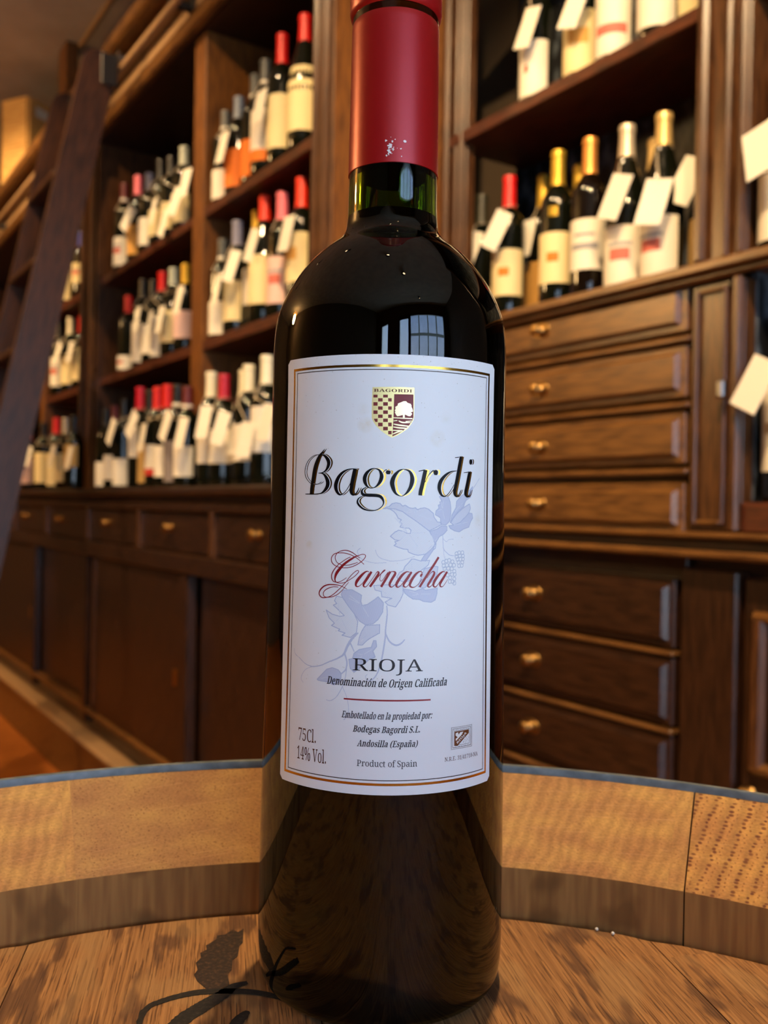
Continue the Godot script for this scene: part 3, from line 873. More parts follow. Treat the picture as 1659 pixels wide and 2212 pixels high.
func end_grain(kind: int) -> ImageTexture:
	var w := 640
	var h := 256
	var im := Image.create(w, h, false, Image.FORMAT_RGB8)
	var n := FastNoiseLite.new()
	n.seed = 70 + kind
	n.frequency = 1.0
	n.fractal_octaves = 2
	var r := RandomNumberGenerator.new()
	r.seed = 500 + kind
	var base: Color = [Color(0.70, 0.505, 0.285), Color(0.74, 0.535, 0.29), Color(0.76, 0.54, 0.28)][kind]
	for y in h:
		for x in w:
			var big := n.get_noise_2d(x * 0.008, y * 0.012)
			var fine := n.get_noise_2d(x * 0.11 + 40.0, y * 0.16)
			var ring := 0.0
			if kind > 0:
				ring = sin((x + y * 0.22 + 14.0 * n.get_noise_2d(x * 0.006, y * 0.006)) * TAU / (30.0 if kind == 2 else 24.0)) * (0.06 if kind == 2 else 0.05) + n.get_noise_2d(x * 0.03 + 9.0, y * 0.35) * 0.04
			var f := 1.0 + big * 0.10 + fine * 0.09 + ring
			if y > h - 14:
				f *= 0.97
			im.set_pixel(x, y, Color(base.r * f, base.g * f * (1.0 + big * 0.05), base.b * f))
	var dots: int = [2300, 1500, 0][kind]
	for k in dots:
		dab(im, r.randi_range(0, w), r.randi_range(4, h), r.randf_range(0.7, 1.8), r.randf_range(0.8, 1.8), Color(0.40, 0.23, 0.13), r.randf_range(0.25, 0.75) * (1.0 if kind == 0 else 0.5))
	if kind == 2:
		for i in 24:
			for j in 26:
				var y := 4.0 + j * 10.0 + r.randf_range(-3, 3)
				var x := i * 30.0 - y * 0.22 + r.randf_range(-2.5, 2.5)
				dab(im, x, y, r.randf_range(3.0, 5.5), r.randf_range(2.6, 4.2), Color(0.38, 0.19, 0.11), r.randf_range(0.5, 0.85))
				dab(im, x + 11, y + 5, r.randf_range(1.2, 2.4), r.randf_range(2.0, 3.4), Color(0.42, 0.23, 0.12), r.randf_range(0.3, 0.6))
	for k in [30, 46, 20][kind]:   # medullary rays and saw marks, paler
		var y0 := r.randf_range(0, h)
		var x0 := r.randf_range(0, w)
		for j in r.randi_range(30, 140):
			var x := x0 + j
			var y := y0 - j * (0.12 if kind < 2 else 0.05)
			if x >= 0 and x < w and y >= 0 and y < h:
				im.set_pixel(int(x), int(y), im.get_pixel(int(x), int(y)).lerp(Color(0.88, 0.66, 0.42), 0.5))
	return ImageTexture.create_from_image(im)


func dab(im: Image, x: float, y: float, rx: float, ry: float, c: Color, share: float) -> void:
	for yy in range(int(y - ry) - 1, int(y + ry) + 2):
		for xx in range(int(x - rx) - 1, int(x + rx) + 2):
			if xx < 0 or yy < 0 or xx >= im.get_width() or yy >= im.get_height():
				continue
			var q := pow((xx - x) / rx, 2) + pow((yy - y) / ry, 2)
			if q < 1.0:
				im.set_pixel(xx, yy, im.get_pixel(xx, yy).lerp(c, share * (1.0 - q * q)))


func plank_image(stains: bool, dark: float) -> ImageTexture:
	var w := 1024
	var h := 1024
	var im := Image.create(w, h, false, Image.FORMAT_RGB8)
	var n := FastNoiseLite.new()
	n.seed = 314
	n.frequency = 1.0
	n.fractal_octaves = 3
	var one := FastNoiseLite.new()
	one.seed = 27
	one.frequency = 1.0
	one.fractal_octaves = 1
	for y in h:
		for x in w:
			var bend := one.get_noise_2d(x * 0.004, y * 0.0016) * 9.0
			var g := one.get_noise_2d((x + bend) * 0.15, y * 0.0040)
			var g2 := one.get_noise_2d((x + bend) * 0.42 + 70.0, y * 0.009)
			var t := 0.5 + 0.36 * g + 0.26 * g2
			var pore := one.get_noise_2d((x + bend) * 0.30 + 300.0, y * 0.012)
			var c := Color(0.50, 0.335, 0.185).lerp(Color(0.74, 0.54, 0.33), clampf(t, 0, 1))
			if pore > 0.46:
				c = c.lerp(Color(0.27, 0.16, 0.085), clampf((pore - 0.46) * 4.0, 0, 0.6))
			if stains:
				var s := n.get_noise_2d(x * 0.0085 + 11.0, y * 0.0060) + 0.35 * n.get_noise_2d(x * 0.05, y * 0.012)
				if s > 0.14:
					c = c.lerp(Color(0.22, 0.125, 0.085), clampf((s - 0.14) * 2.0, 0, 0.5))
				var p := n.get_noise_2d(x * 0.006 + 200.0, y * 0.005 + 90.0)
				if p > 0.12:
					c = c.lerp(Color(0.66, 0.52, 0.34), clampf((p - 0.12) * 1.6, 0, 0.4))
			im.set_pixel(x, y, Color(c.r * dark, c.g * dark, c.b * dark))
	return ImageTexture.create_from_image(im)


func stave_image() -> ImageTexture:
	var w := 512
	var h := 256
	var im := Image.create(w, h, false, Image.FORMAT_RGB8)
	var n := FastNoiseLite.new()
	n.seed = 55
	n.frequency = 1.0
	n.fractal_octaves = 3
	for y in h:
		for x in w:
			var g := n.get_noise_2d(x * 0.10, y * 0.015)
			var c := Color(0.58, 0.405, 0.20).lerp(Color(0.70, 0.51, 0.275), clampf(0.5 + 0.9 * g, 0, 1))
			var s := n.get_noise_2d(x * 0.012 + 40.0, y * 0.02)
			if s > 0.1:
				c = c.lerp(Color(0.45, 0.30, 0.11), clampf((s - 0.1) * 2.4, 0, 0.7))
			im.set_pixel(x, y, c)
	return ImageTexture.create_from_image(im)


func build_barrel() -> void:
	var t := Node3D.new()
	t.name = "wine_barrel"
	t.position = BARREL
	add_child(t)
	tag(t, "upturned oak wine barrel with a recessed stained head and galvanised hoop", "barrel")
	var oak_tex := plank_image(true, 1.0)
	var head_mat := StandardMaterial3D.new()
	head_mat.albedo_texture = oak_tex
	head_mat.roughness = 0.62
	head_mat.heightmap_enabled = true
	head_mat.heightmap_texture = oak_tex
	head_mat.heightmap_scale = 0.06
	var inner := StandardMaterial3D.new()
	inner.albedo_texture = stave_image()
	inner.albedo_color = Color(0.95, 0.92, 0.86)
	inner.roughness = 0.8
	var outer := inner.duplicate()
	outer.albedo_color = Color(0.85, 0.8, 0.75)
	var rim_mats := []
	for k in 3:
		var m := StandardMaterial3D.new()
		m.albedo_texture = end_grain(k)
		m.roughness = 0.85
		m.heightmap_enabled = true
		m.heightmap_texture = m.albedo_texture
		m.heightmap_scale = 0.03
		rim_mats.append(m)
	# staves: angles of the joints, measured from straight ahead
	var joints := [-24.4, 0.3, 24.9, 46.0, 69.5, 90.0, 112.0, 131.0, 155.0, 176.0, 199.0, 219.0, 243.0, 262.0, 285.0, 308.0, 335.6]
	for i in joints.size():
		var a0 := deg_to_rad(joints[i]) + 0.0010
		var a1 := deg_to_rad(joints[(i + 1) % joints.size()] + (360.0 if i == joints.size() - 1 else 0.0)) - 0.0010
		var n := 6
		var out_p := []
		var in_p := []
		for k in 11:
			var y := 0.9447 * k / 10.0
			var q := (y - 0.4725) / 0.4725
			var r := 0.2819 + 0.062 * (1.0 - q * q)
			out_p.append(Vector2(r, y))
		for k in 9:
			var y := 0.86 * k / 8.0
			var q := (y - 0.4725) / 0.4725
			in_p.append(Vector2(0.2819 + 0.062 * (1.0 - q * q) - 0.027, y))
		in_p.append(Vector2(HEAD_R + 0.004, 0.892))
		in_p.append(Vector2(HEAD_R, 0.8960))
		in_p.append(Vector2(HEAD_R, 0.9173))
		var mesh := ArrayMesh.new()
		for surf in 3:
			var st := SurfaceTool.new()
			st.begin(Mesh.PRIMITIVE_TRIANGLES)
			var line: Array = [out_p, [in_p[-1], out_p[-1]], in_p][surf]
			for k in line.size() - 1:
				var p: Vector2 = line[k]
				var q: Vector2 = line[k + 1]
				for j in n:
					var b0 := lerpf(a0, a1, float(j) / n)
					var b1 := lerpf(a0, a1, float(j + 1) / n)
					var v := [ring_at(p, b0), ring_at(p, b1), ring_at(q, b1), ring_at(q, b0)]
					var um := (b0 + b1) / 2
					var slope := (q - p).normalized()
					var nn := Vector3(sin(um) * slope.y, -slope.x, -cos(um) * slope.y)
					if surf == 1:
						nn = Vector3(-sin(um), 1, cos(um)).normalized()
					elif surf == 2:
						nn = -nn
					var uv := [Vector2(b0, p.y), Vector2(b1, p.y), Vector2(b1, q.y), Vector2(b0, q.y)]
					for z in 4:
						if surf == 1:
							uv[z] = Vector2((uv[z].x - a0) * 0.268 / 0.125 + 0.13 * (i % 3), 1.0 - (uv[z].y - 0.9173) / 0.0274 * 0.96)
						else:
							uv[z] = Vector2(uv[z].x * 0.268 / 0.20, uv[z].y / 0.20 + i * 0.37)
					var order := [0, 1, 2, 0, 2, 3]
					if (v[2] - v[0]).cross(v[1] - v[0]).dot(nn) < 0.0:
						order = [0, 2, 1, 0, 3, 2]
					for z in order:
						st.set_normal(nn)
						st.set_uv(uv[z])
						st.add_vertex(v[z])
			if surf == 2:   # the two long sides and the chamfer's ends
				var pts := out_p.duplicate()
				var back := in_p.duplicate()
				back.reverse()
				pts.append_array(back)
				var poly := PackedVector2Array(pts)
				var tr := Geometry2D.triangulate_polygon(poly)
				for side in 2:
					var a: float = [a0, a1][side]
					var nn := Vector3(cos(a), 0, sin(a)) * (-1.0 if side == 0 else 1.0)
					for z in range(0, tr.size(), 3):
						var vv := [ring_at(poly[tr[z]], a), ring_at(poly[tr[z + 1]], a), ring_at(poly[tr[z + 2]], a)]
						var ids := [0, 1, 2]
						if (vv[2] - vv[0]).cross(vv[1] - vv[0]).dot(nn) < 0.0:
							ids = [0, 2, 1]
						for y in ids:
							st.set_normal(nn)
							st.set_uv(Vector2(poly[tr[z + y]].x * 5.0, poly[tr[z + y]].y * 5.0))
							st.add_vertex(vv[y])
			mesh = st.commit(mesh)
			mesh.surface_set_material(surf, [outer, rim_mats[[1, 2, 1, 0, 2, 1, 0, 1, 2, 0, 1, 2, 0, 1, 2, 1, 0][i]] if i > 1 else rim_mats[[0, 1][i]], inner][surf])
		if i == 2:
			mesh.surface_set_material(1, rim_mats[2])
		if i == 16:
			mesh.surface_set_material(1, rim_mats[0])
		part(t, "stave", mesh, null)
	M.hoop = grain(noise_texture(0.03, 61, [[0.0, Color(0.34, 0.38, 0.40)], [0.5, Color(0.46, 0.50, 0.51)], [1.0, Color(0.58, 0.61, 0.61)]], 256), Vector3(14, 14, 14), 0.55)
	M.hoop.metallic = 0.35
	var hp := part(t, "hoop", lathe([Vector2(0.2855, 0.905), Vector2(0.2875, 0.905), Vector2(0.2850, 0.9465), Vector2(0.2846, 0.9474), Vector2(0.2824, 0.9474), Vector2(0.2820, 0.9466), Vector2(0.2822, 0.944), Vector2(0.2855, 0.905)], 120), M.hoop)
	hp.set_meta("label", "blue grey galvanised top hoop")
	for y in [0.74, 0.62, 0.32, 0.2, 0.02]:
		var q0: float = (y - 0.4725) / 0.4725
		var q1: float = (y + 0.04 - 0.4725) / 0.4725
		var r0: float = 0.2819 + 0.062 * (1.0 - q0 * q0) + 0.0006
		var r1: float = 0.2819 + 0.062 * (1.0 - q1 * q1) + 0.0006
		part(t, "hoop", lathe([Vector2(r0, y), Vector2(r0 + 0.002, y), Vector2(r1 + 0.002, y + 0.04), Vector2(r1, y + 0.04), Vector2(r0, y)], 60), M.hoop)
	# the head: boards laid side by side
	var tilt := deg_to_rad(9.8)
	var cuts := [-0.2535, -0.1700, -0.0785, 0.0150, 0.1340, 0.2535]
	for i in cuts.size() - 1:
		var p0: float = cuts[i] + 0.0002
		var p1: float = cuts[i + 1] - 0.0002
		var st := SurfaceTool.new()
		st.begin(Mesh.PRIMITIVE_TRIANGLES)
		var n := 14
		var cols := []
		for j in n + 1:
			var x := lerpf(p0, p1, float(j) / n)
			var r := sqrt(maxf(0.0, pow(HEAD_R - 0.0006, 2) - x * x))
			var low := 0.0006 if j == 0 or j == n else 0.0
			cols.append([Vector3(x, HEAD_Y - 0.0022, -r), Vector3(x, HEAD_Y - low, -maxf(0.0, r - 0.0042)), Vector3(x, HEAD_Y - low, maxf(0.0, r - 0.0042)), Vector3(x, HEAD_Y - 0.0022, r)])
		for j in n:
			for k in 3:
				var v := [cols[j][k], cols[j + 1][k], cols[j + 1][k + 1], cols[j][k + 1]]
				var nn := Vector3(0, 1, 0) if k == 1 else Vector3(0, 1, -0.5 if k == 0 else 0.5).normalized()
				var order := [0, 1, 2, 0, 2, 3]
				if (v[2] - v[0]).cross(v[1] - v[0]).dot(nn) < 0.0:
					order = [0, 2, 1, 0, 3, 2]
				for z in order:
					st.set_normal(nn)
					st.set_uv(Vector2((v[z].x + 0.37 * i) / 0.19, (v[z].z + 0.21 * i) / 0.32))
					st.add_vertex(v[z])
				for z in [0, 1]:
					var a: Vector3 = v[0 if z == 0 else 1]
			# underside
			var u := [cols[j][0] + Vector3(0, -0.018, 0), cols[j + 1][0] + Vector3(0, -0.018, 0), cols[j + 1][3] + Vector3(0, -0.018, 0), cols[j][3] + Vector3(0, -0.018, 0)]
			quad(st, u[0], u[1], u[2], u[3], Vector3.DOWN)
		for side in [0, n]:
			var nn := Vector3(-1 if side == 0 else 1, 0, 0)
			var e: Array = cols[side]
			for k in 3:
				quad(st, e[k], e[k + 1], Vector3(e[k + 1].x, HEAD_Y - 0.0202, e[k + 1].z), Vector3(e[k].x, HEAD_Y - 0.0202, e[k].z), nn)
		part(t, "head_board", st.commit(), head_mat, Transform3D(Basis(Vector3.UP, tilt), Vector3.ZERO))
	char_mat = grain(noise_texture(0.05, 88, [[0.0, Color(0.055, 0.045, 0.038)], [0.6, Color(0.12, 0.10, 0.085)], [1.0, Color(0.24, 0.20, 0.165)]], 256), Vector3(40, 40, 40), 0.85)
	char_pale = grain(noise_texture(0.05, 89, [[0.0, Color(0.13, 0.09, 0.065)], [0.6, Color(0.22, 0.155, 0.11)], [1.0, Color(0.38, 0.25, 0.15)]], 256), Vector3(40, 40, 40), 0.85)
	brand = SurfaceTool.new()
	brand.begin(Mesh.PRIMITIVE_TRIANGLES)
	brand_pale = SurfaceTool.new()
	brand_pale.begin(Mesh.PRIMITIVE_TRIANGLES)
	draw_brand()
	var b1 := part(t, "burned_mark", brand.commit(), char_mat)
	b1.set_meta("label", "charred cursive strokes burned into the head")
	var b2 := part(t, "burned_mark", brand_pale.commit(), char_pale)
	b2.set_meta("label", "faded leaf-shaped scorch burned into the head")
	# two white crumbs in the joint between head and staves
	for q in [[1278.0, 0.0985, 0.2435], [1309.0, 0.1035, 0.2405]]:
		part(t, "wax_crumb", lathe(smooth2([Vector2(0, -0.0005), Vector2(0.0006, 0.0), Vector2(0.0005, 0.0006), Vector2(0, 0.0009)], 2), 7), M.card, Transform3D(Basis(Vector3.UP, q[0]), Vector3(q[1] - 0.02, HEAD_Y + 0.0005, -q[2] + 0.006)))


var char_mat: StandardMaterial3D
var char_pale: StandardMaterial3D
var brand: SurfaceTool
var brand_pale: SurfaceTool


func ring_at(p: Vector2, a: float) -> Vector3:
	return Vector3(p.x * sin(a), p.y, -p.x * cos(a))


func triples(flat: Array) -> Array:
	var out := []
	for i in range(0, flat.size(), 3):
		out.append(Vector3(flat[i], flat[i + 1], flat[i + 2]))
	return out


# a pen stroke: points of (x, y, width); returns [centre, left, right] along it
func ribbon(points: Array, step: float) -> Array:
	var out := []
	var k := points.size()
	var centre := []
	for i in k - 1:
		var a: Vector3 = points[maxi(i - 1, 0)]
		var b: Vector3 = points[i]
		var c: Vector3 = points[i + 1]
		var d: Vector3 = points[mini(i + 2, k - 1)]
		var n := maxi(1, int(Vector2(b.x - c.x, b.y - c.y).length() / step))
		for j in n:
			var p := b.cubic_interpolate(c, a, d, float(j) / n)
			p.z = maxf(p.z, 0.02)
			centre.append(p)
	centre.append(points[-1])
	for i in centre.size():
		var a: Vector3 = centre[maxi(i - 1, 0)]
		var b: Vector3 = centre[mini(i + 1, centre.size() - 1)]
		var dir := Vector2(b.x - a.x, b.y - a.y).normalized()
		var p: Vector3 = centre[i]
		var nrm := Vector2(-dir.y, dir.x) * p.z * 0.5 * stroke_scale
		out.append([Vector2(p.x, p.y), Vector2(p.x, p.y) + nrm, Vector2(p.x, p.y) - nrm, dir, p.z])
	return out


var stroke_scale := 1.0


func burn_line(flat: Array) -> void:
	stroke_scale = 1.7
	var r := ribbon(triples(flat), 0.8)
	for i in r.size() - 1:
		var v := []
		for q in [r[i][1], r[i][2], r[i + 1][2], r[i + 1][1]]:
			var j: float = 0.25 * sin(q.x * 9.0) * cos(q.y * 7.0)
			v.append(Vector3((q.x + j) / 1000.0, HEAD_Y + 0.00025, (q.y) / 1000.0 - BARREL.z))
		quad(brand, v[0], v[1], v[2], v[3], Vector3.UP)


func burn_patch(flat: Array) -> void:
	stroke_scale = 1.0
	var poly := PackedVector2Array(pairs(flat))
	var tr := Geometry2D.triangulate_polygon(poly)
	for k in range(0, tr.size(), 3):
		var v := []
		for z in 3:
			var q := poly[tr[k + z]]
			v.append(Vector3(q.x / 1000.0, HEAD_Y + 0.00015, q.y / 1000.0 - BARREL.z))
		tri(brand_pale, v[0], v[1], v[2], Vector3.UP)


# ------------------------------------------------------------------ the bottle in front
const HERO := Vector3(0.001, 0.9004, -0.2966)
const TALL := [-0.15, 0.0389, -0.08, 0.0386, 0.0, 0.0374, 0.035, 0.0372, 0.045, 0.03735, 0.052, 0.0371, 0.058, 0.0361, 0.064, 0.03404, 0.070, 0.03079, 0.075, 0.02719, 0.080, 0.02242, 0.084, 0.01725, 0.087, 0.01510, 0.090, 0.01455, 0.094, 0.0143, 0.100, 0.0142, 0.12, 0.0139, 0.17, 0.0137]
var ink := {}
var label_image: Image
const LEFT := -35.1
const WIDE := 72.4
const TOP := 42.45
const HIGH := 123.9
var tex_w := 1024
var tex_h := 1752


func hero_radius(h: float) -> float:
	for i in range(0, TALL.size() - 2, 2):
		if h <= TALL[i + 2]:
			return lerpf(TALL[i + 1], TALL[i + 3], clampf((h - TALL[i]) / (TALL[i + 2] - TALL[i]), 0, 1))
	return TALL[-1]


# label millimetres (round, up from the eye's height) to a point of the bottle
func on_glass(a: float, h: float, off: float) -> Vector3:
	var phi := a * 0.001 / UNIT
	var r := hero_radius(h * 0.001) + off * 0.001
	return Vector3(r * sin(phi), h * 0.001 + 0.15, r * cos(phi))


func ink_of(kind: String) -> SurfaceTool:
	if not ink.has(kind):
		var st := SurfaceTool.new()
		st.begin(Mesh.PRIMITIVE_TRIANGLES)
		ink[kind] = st
	return ink[kind]


func ink_tri(kind: String, a: Vector2, b: Vector2, c: Vector2, off: float) -> void:
	var st := ink_of(kind)
	var mid := (a.x + b.x + c.x) / 3.0 * 0.001 / UNIT
	var n := Vector3(sin(mid), 0, cos(mid))
	var v := [on_glass(a.x, a.y, off), on_glass(b.x, b.y, off), on_glass(c.x, c.y, off)]
	if (v[2] - v[0]).cross(v[1] - v[0]).dot(n) < 0.0:
		v = [v[0], v[2], v[1]]
	for p in v:
		st.set_normal(Vector3(p.x, 0, p.z).normalized())
		st.add_vertex(p)


func ink_ribbon(kind: String, pts: Array, off: float, shift := Vector2.ZERO, caps := true) -> void:
	var r := ribbon(pts, 0.22)
	for i in r.size() - 1:
		ink_tri(kind, r[i][1] + shift, r[i][2] + shift, r[i + 1][2] + shift, off)
		ink_tri(kind, r[i][1] + shift, r[i + 1][2] + shift, r[i + 1][1] + shift, off)
	if caps:
		for e in [0, r.size() - 1]:
			var c: Vector2 = r[e][0] + shift
			var rad: float = r[e][4] * 0.5
			if rad < 0.14:
				for k in 6:
					ink_tri(kind, c, c + Vector2(rad, 0).rotated(TAU * k / 6.0), c + Vector2(rad, 0).rotated(TAU * (k + 1) / 6.0), off)


func pen(kind: String, called: String, flat: Array) -> void:
	var pts := triples(flat)
	if kind == "bag":
		ink_ribbon("title_black", pts, 0.12, Vector2.ZERO, true)
		var stem := called.contains("stem") or called.contains("foot") or called.contains("arm")
		if not called.contains("foot"):
			ink_ribbon("title_gold", pts, 0.07, Vector2(0.62 if stem else 0.74, 0.06))
		if not stem:
			ink_ribbon("title_paper", pts, 0.095, Vector2(0.26, 0.02))
	elif kind == "gar":
		ink_ribbon("script_red", pts, 0.10)
	else:
		ink_ribbon("crest_tree", pts, 0.12)


func shape(kind: String, _called: String, flat: Array) -> void:
	var poly := PackedVector2Array(pairs(flat))
	var name_of: String = {"gold": "crest_shield", "red": "crest_field", "tree": "crest_tree", "stamp": "stamp_brown", "stamp_light": "stamp_paper"}[kind]
	var off: float = {"gold": 0.06, "red": 0.09, "tree": 0.12, "stamp": 0.08, "stamp_light": 0.11}[kind]
	var lo := 1e9
	var hi := -1e9
	for p in poly:
		lo = minf(lo, p.x)
		hi = maxf(hi, p.x)
	var n := maxi(1, int((hi - lo) / 0.6))
	for i in n:   # upright strips follow the round bottle
		var x0 := lerpf(lo, hi, float(i) / n)
		var x1 := lerpf(lo, hi, float(i + 1) / n)
		for piece in Geometry2D.intersect_polygons(poly, PackedVector2Array([Vector2(x0, -200), Vector2(x1, -200), Vector2(x1, 200), Vector2(x0, 200)])):
			var tr := Geometry2D.triangulate_polygon(piece)
			for k in range(0, tr.size(), 3):
				ink_tri(name_of, piece[tr[k]], piece[tr[k + 1]], piece[tr[k + 2]], off)


func words(kind: String, text: String, face: String, weight: int, a0: float, a1: float, base: float, cap: float, lean := 0.0, turn := 0.0, off := 0.10) -> void:
	var font := SystemFont.new()
	font.font_names = PackedStringArray([face])
	font.font_weight = weight
	var made := []
	for s in ["H", text]:
		var tm := TextMesh.new()
		tm.text = s
		tm.font = font
		tm.font_size = 64
		tm.pixel_size = 0.01
		tm.depth = 0.0
		tm.curve_step = 1.0
		tm.horizontal_alignment = HORIZONTAL_ALIGNMENT_LEFT
		tm.vertical_alignment = VERTICAL_ALIGNMENT_BOTTOM
		made.append(tm.surface_get_arrays(0))
	var hv: PackedVector3Array = made[0][Mesh.ARRAY_VERTEX]
	var lo := 1e9
	var hi := -1e9
	for p in hv:
		lo = minf(lo, p.y)
		hi = maxf(hi, p.y)
	var v: PackedVector3Array = made[1][Mesh.ARRAY_VERTEX]
	var ids: PackedInt32Array = made[1][Mesh.ARRAY_INDEX] if made[1][Mesh.ARRAY_INDEX] != null else PackedInt32Array(range(v.size()))
	var x0 := 1e9
	var x1 := -1e9
	var q := PackedVector2Array()
	for p in v:
		var y := (p.y - lo) / (hi - lo) * cap
		q.append(Vector2(p.x, y))
	# lean first, then fit between the two ends
	var kx := 1.0
	for p in q:
		x0 = minf(x0, p.x)
		x1 = maxf(x1, p.x)
	kx = (a1 - a0 - lean * cap) / (x1 - x0)
	var nz: PackedVector3Array = made[1][Mesh.ARRAY_NORMAL]
	for k in range(0, ids.size(), 3):
		if absf(nz[ids[k]].z) < 0.5 or nz[ids[k]].z < 0.0:
			continue
		var t := []
		for z in 3:
			var p := q[ids[k + z]]
			var w := Vector2((p.x - x0) * kx + p.y * lean, p.y)
			if turn != 0.0:
				w = w.rotated(turn)
			t.append(Vector2(a0 + w.x, base + w.y))
		ink_tri(kind, t[0], t[1], t[2], off)


# ---- the pale vine printed on the paper
func label_px(a: float, h: float) -> Vector2:
	return Vector2((a - LEFT) / WIDE * tex_w, (TOP - h) / HIGH * tex_h)


func vine_shade(tone: int, x: int, y: int) -> bool:
	if tone == 2:
		return (x * 7 + y * 13) % 23 != 0
	if tone == 1:
		return (x + y) % 6 < 4
	return (x + y) % 7 < 3 and (x - y + 7000) % 5 < 4


func leaf_print(tone: int, flat: Array) -> void:
	var poly := []
	for p in pairs(flat):
		poly.append(label_px(p.x, p.y))
	poly.append(poly[0])
	var c: Color = [Color(0.780, 0.800, 0.862), Color(0.765, 0.788, 0.856), Color(0.760, 0.783, 0.855)][tone]
	var y0 := 1e9
	var y1 := -1e9
	for p in poly:
		y0 = minf(y0, p.y)
		y1 = maxf(y1, p.y)
	for y in range(maxi(0, int(y0)), mini(tex_h, int(y1) + 1)):
		var xs := []
		for i in poly.size():
			var a: Vector2 = poly[i]
			var b: Vector2 = poly[(i + 1) % poly.size()]
			if (a.y <= y and b.y > y) or (b.y <= y and a.y > y):
				xs.append(a.x + (y - a.y) / (b.y - a.y) * (b.x - a.x))
		xs.sort()
		for i in range(0, xs.size() - 1, 2):
			for x in range(maxi(0, int(xs[i])), mini(tex_w, int(xs[i + 1]))):
				if vine_shade(tone, x, y):
					label_image.set_pixel(x, y, c)
	for i in poly.size() - 1:
		line_print(poly[i], poly[i + 1], 3.2, Color(0.700, 0.735, 0.825))
	# veins left pale
	var mid := Vector2.ZERO
	for p in poly:
		mid += p
	mid /= poly.size()
	for i in range(0, poly.size(), maxi(6, poly.size() / 6)):
		line_print(mid.lerp(poly[i], 0.1), mid.lerp(poly[i], 0.62), 2.0, Color(0.83, 0.85, 0.89))


func line_print(a: Vector2, b: Vector2, wide: float, c: Color) -> void:
	var n := maxi(1, int(a.distance_to(b)))
	var r := wide / 2.0
	for k in n + 1:
		var p := a.lerp(b, float(k) / n)
		label_image.fill_rect(Rect2i(int(p.x - r), int(p.y - r), maxi(1, int(wide)), maxi(1, int(wide))), c)


func vine_line(flat: Array) -> void:
	for q in ribbon(triples(flat), 0.15):
		var p := label_px(q[0].x, q[0].y)
		var r: float = maxf(1.2, q[4] * 0.5 * tex_w / WIDE)
		for dy in range(-int(r), int(r) + 1):
			var dx := sqrt(maxf(0.0, r * r - dy * dy))
			label_image.fill_rect(Rect2i(int(p.x - dx), int(p.y) + dy, maxi(1, int(dx * 2.0)), 1), Color(0.735, 0.762, 0.840))


func grapes(flat: Array) -> void:
	for c in pairs(flat):
		var p := label_px(c.x, c.y)
		for k in 26:
			var a := TAU * k / 26.0
			line_print(p + Vector2(cos(a), sin(a)) * 7.6, p + Vector2(cos(a + 0.25), sin(a + 0.25)) * 7.6, 3.4, Color(0.73, 0.765, 0.82))


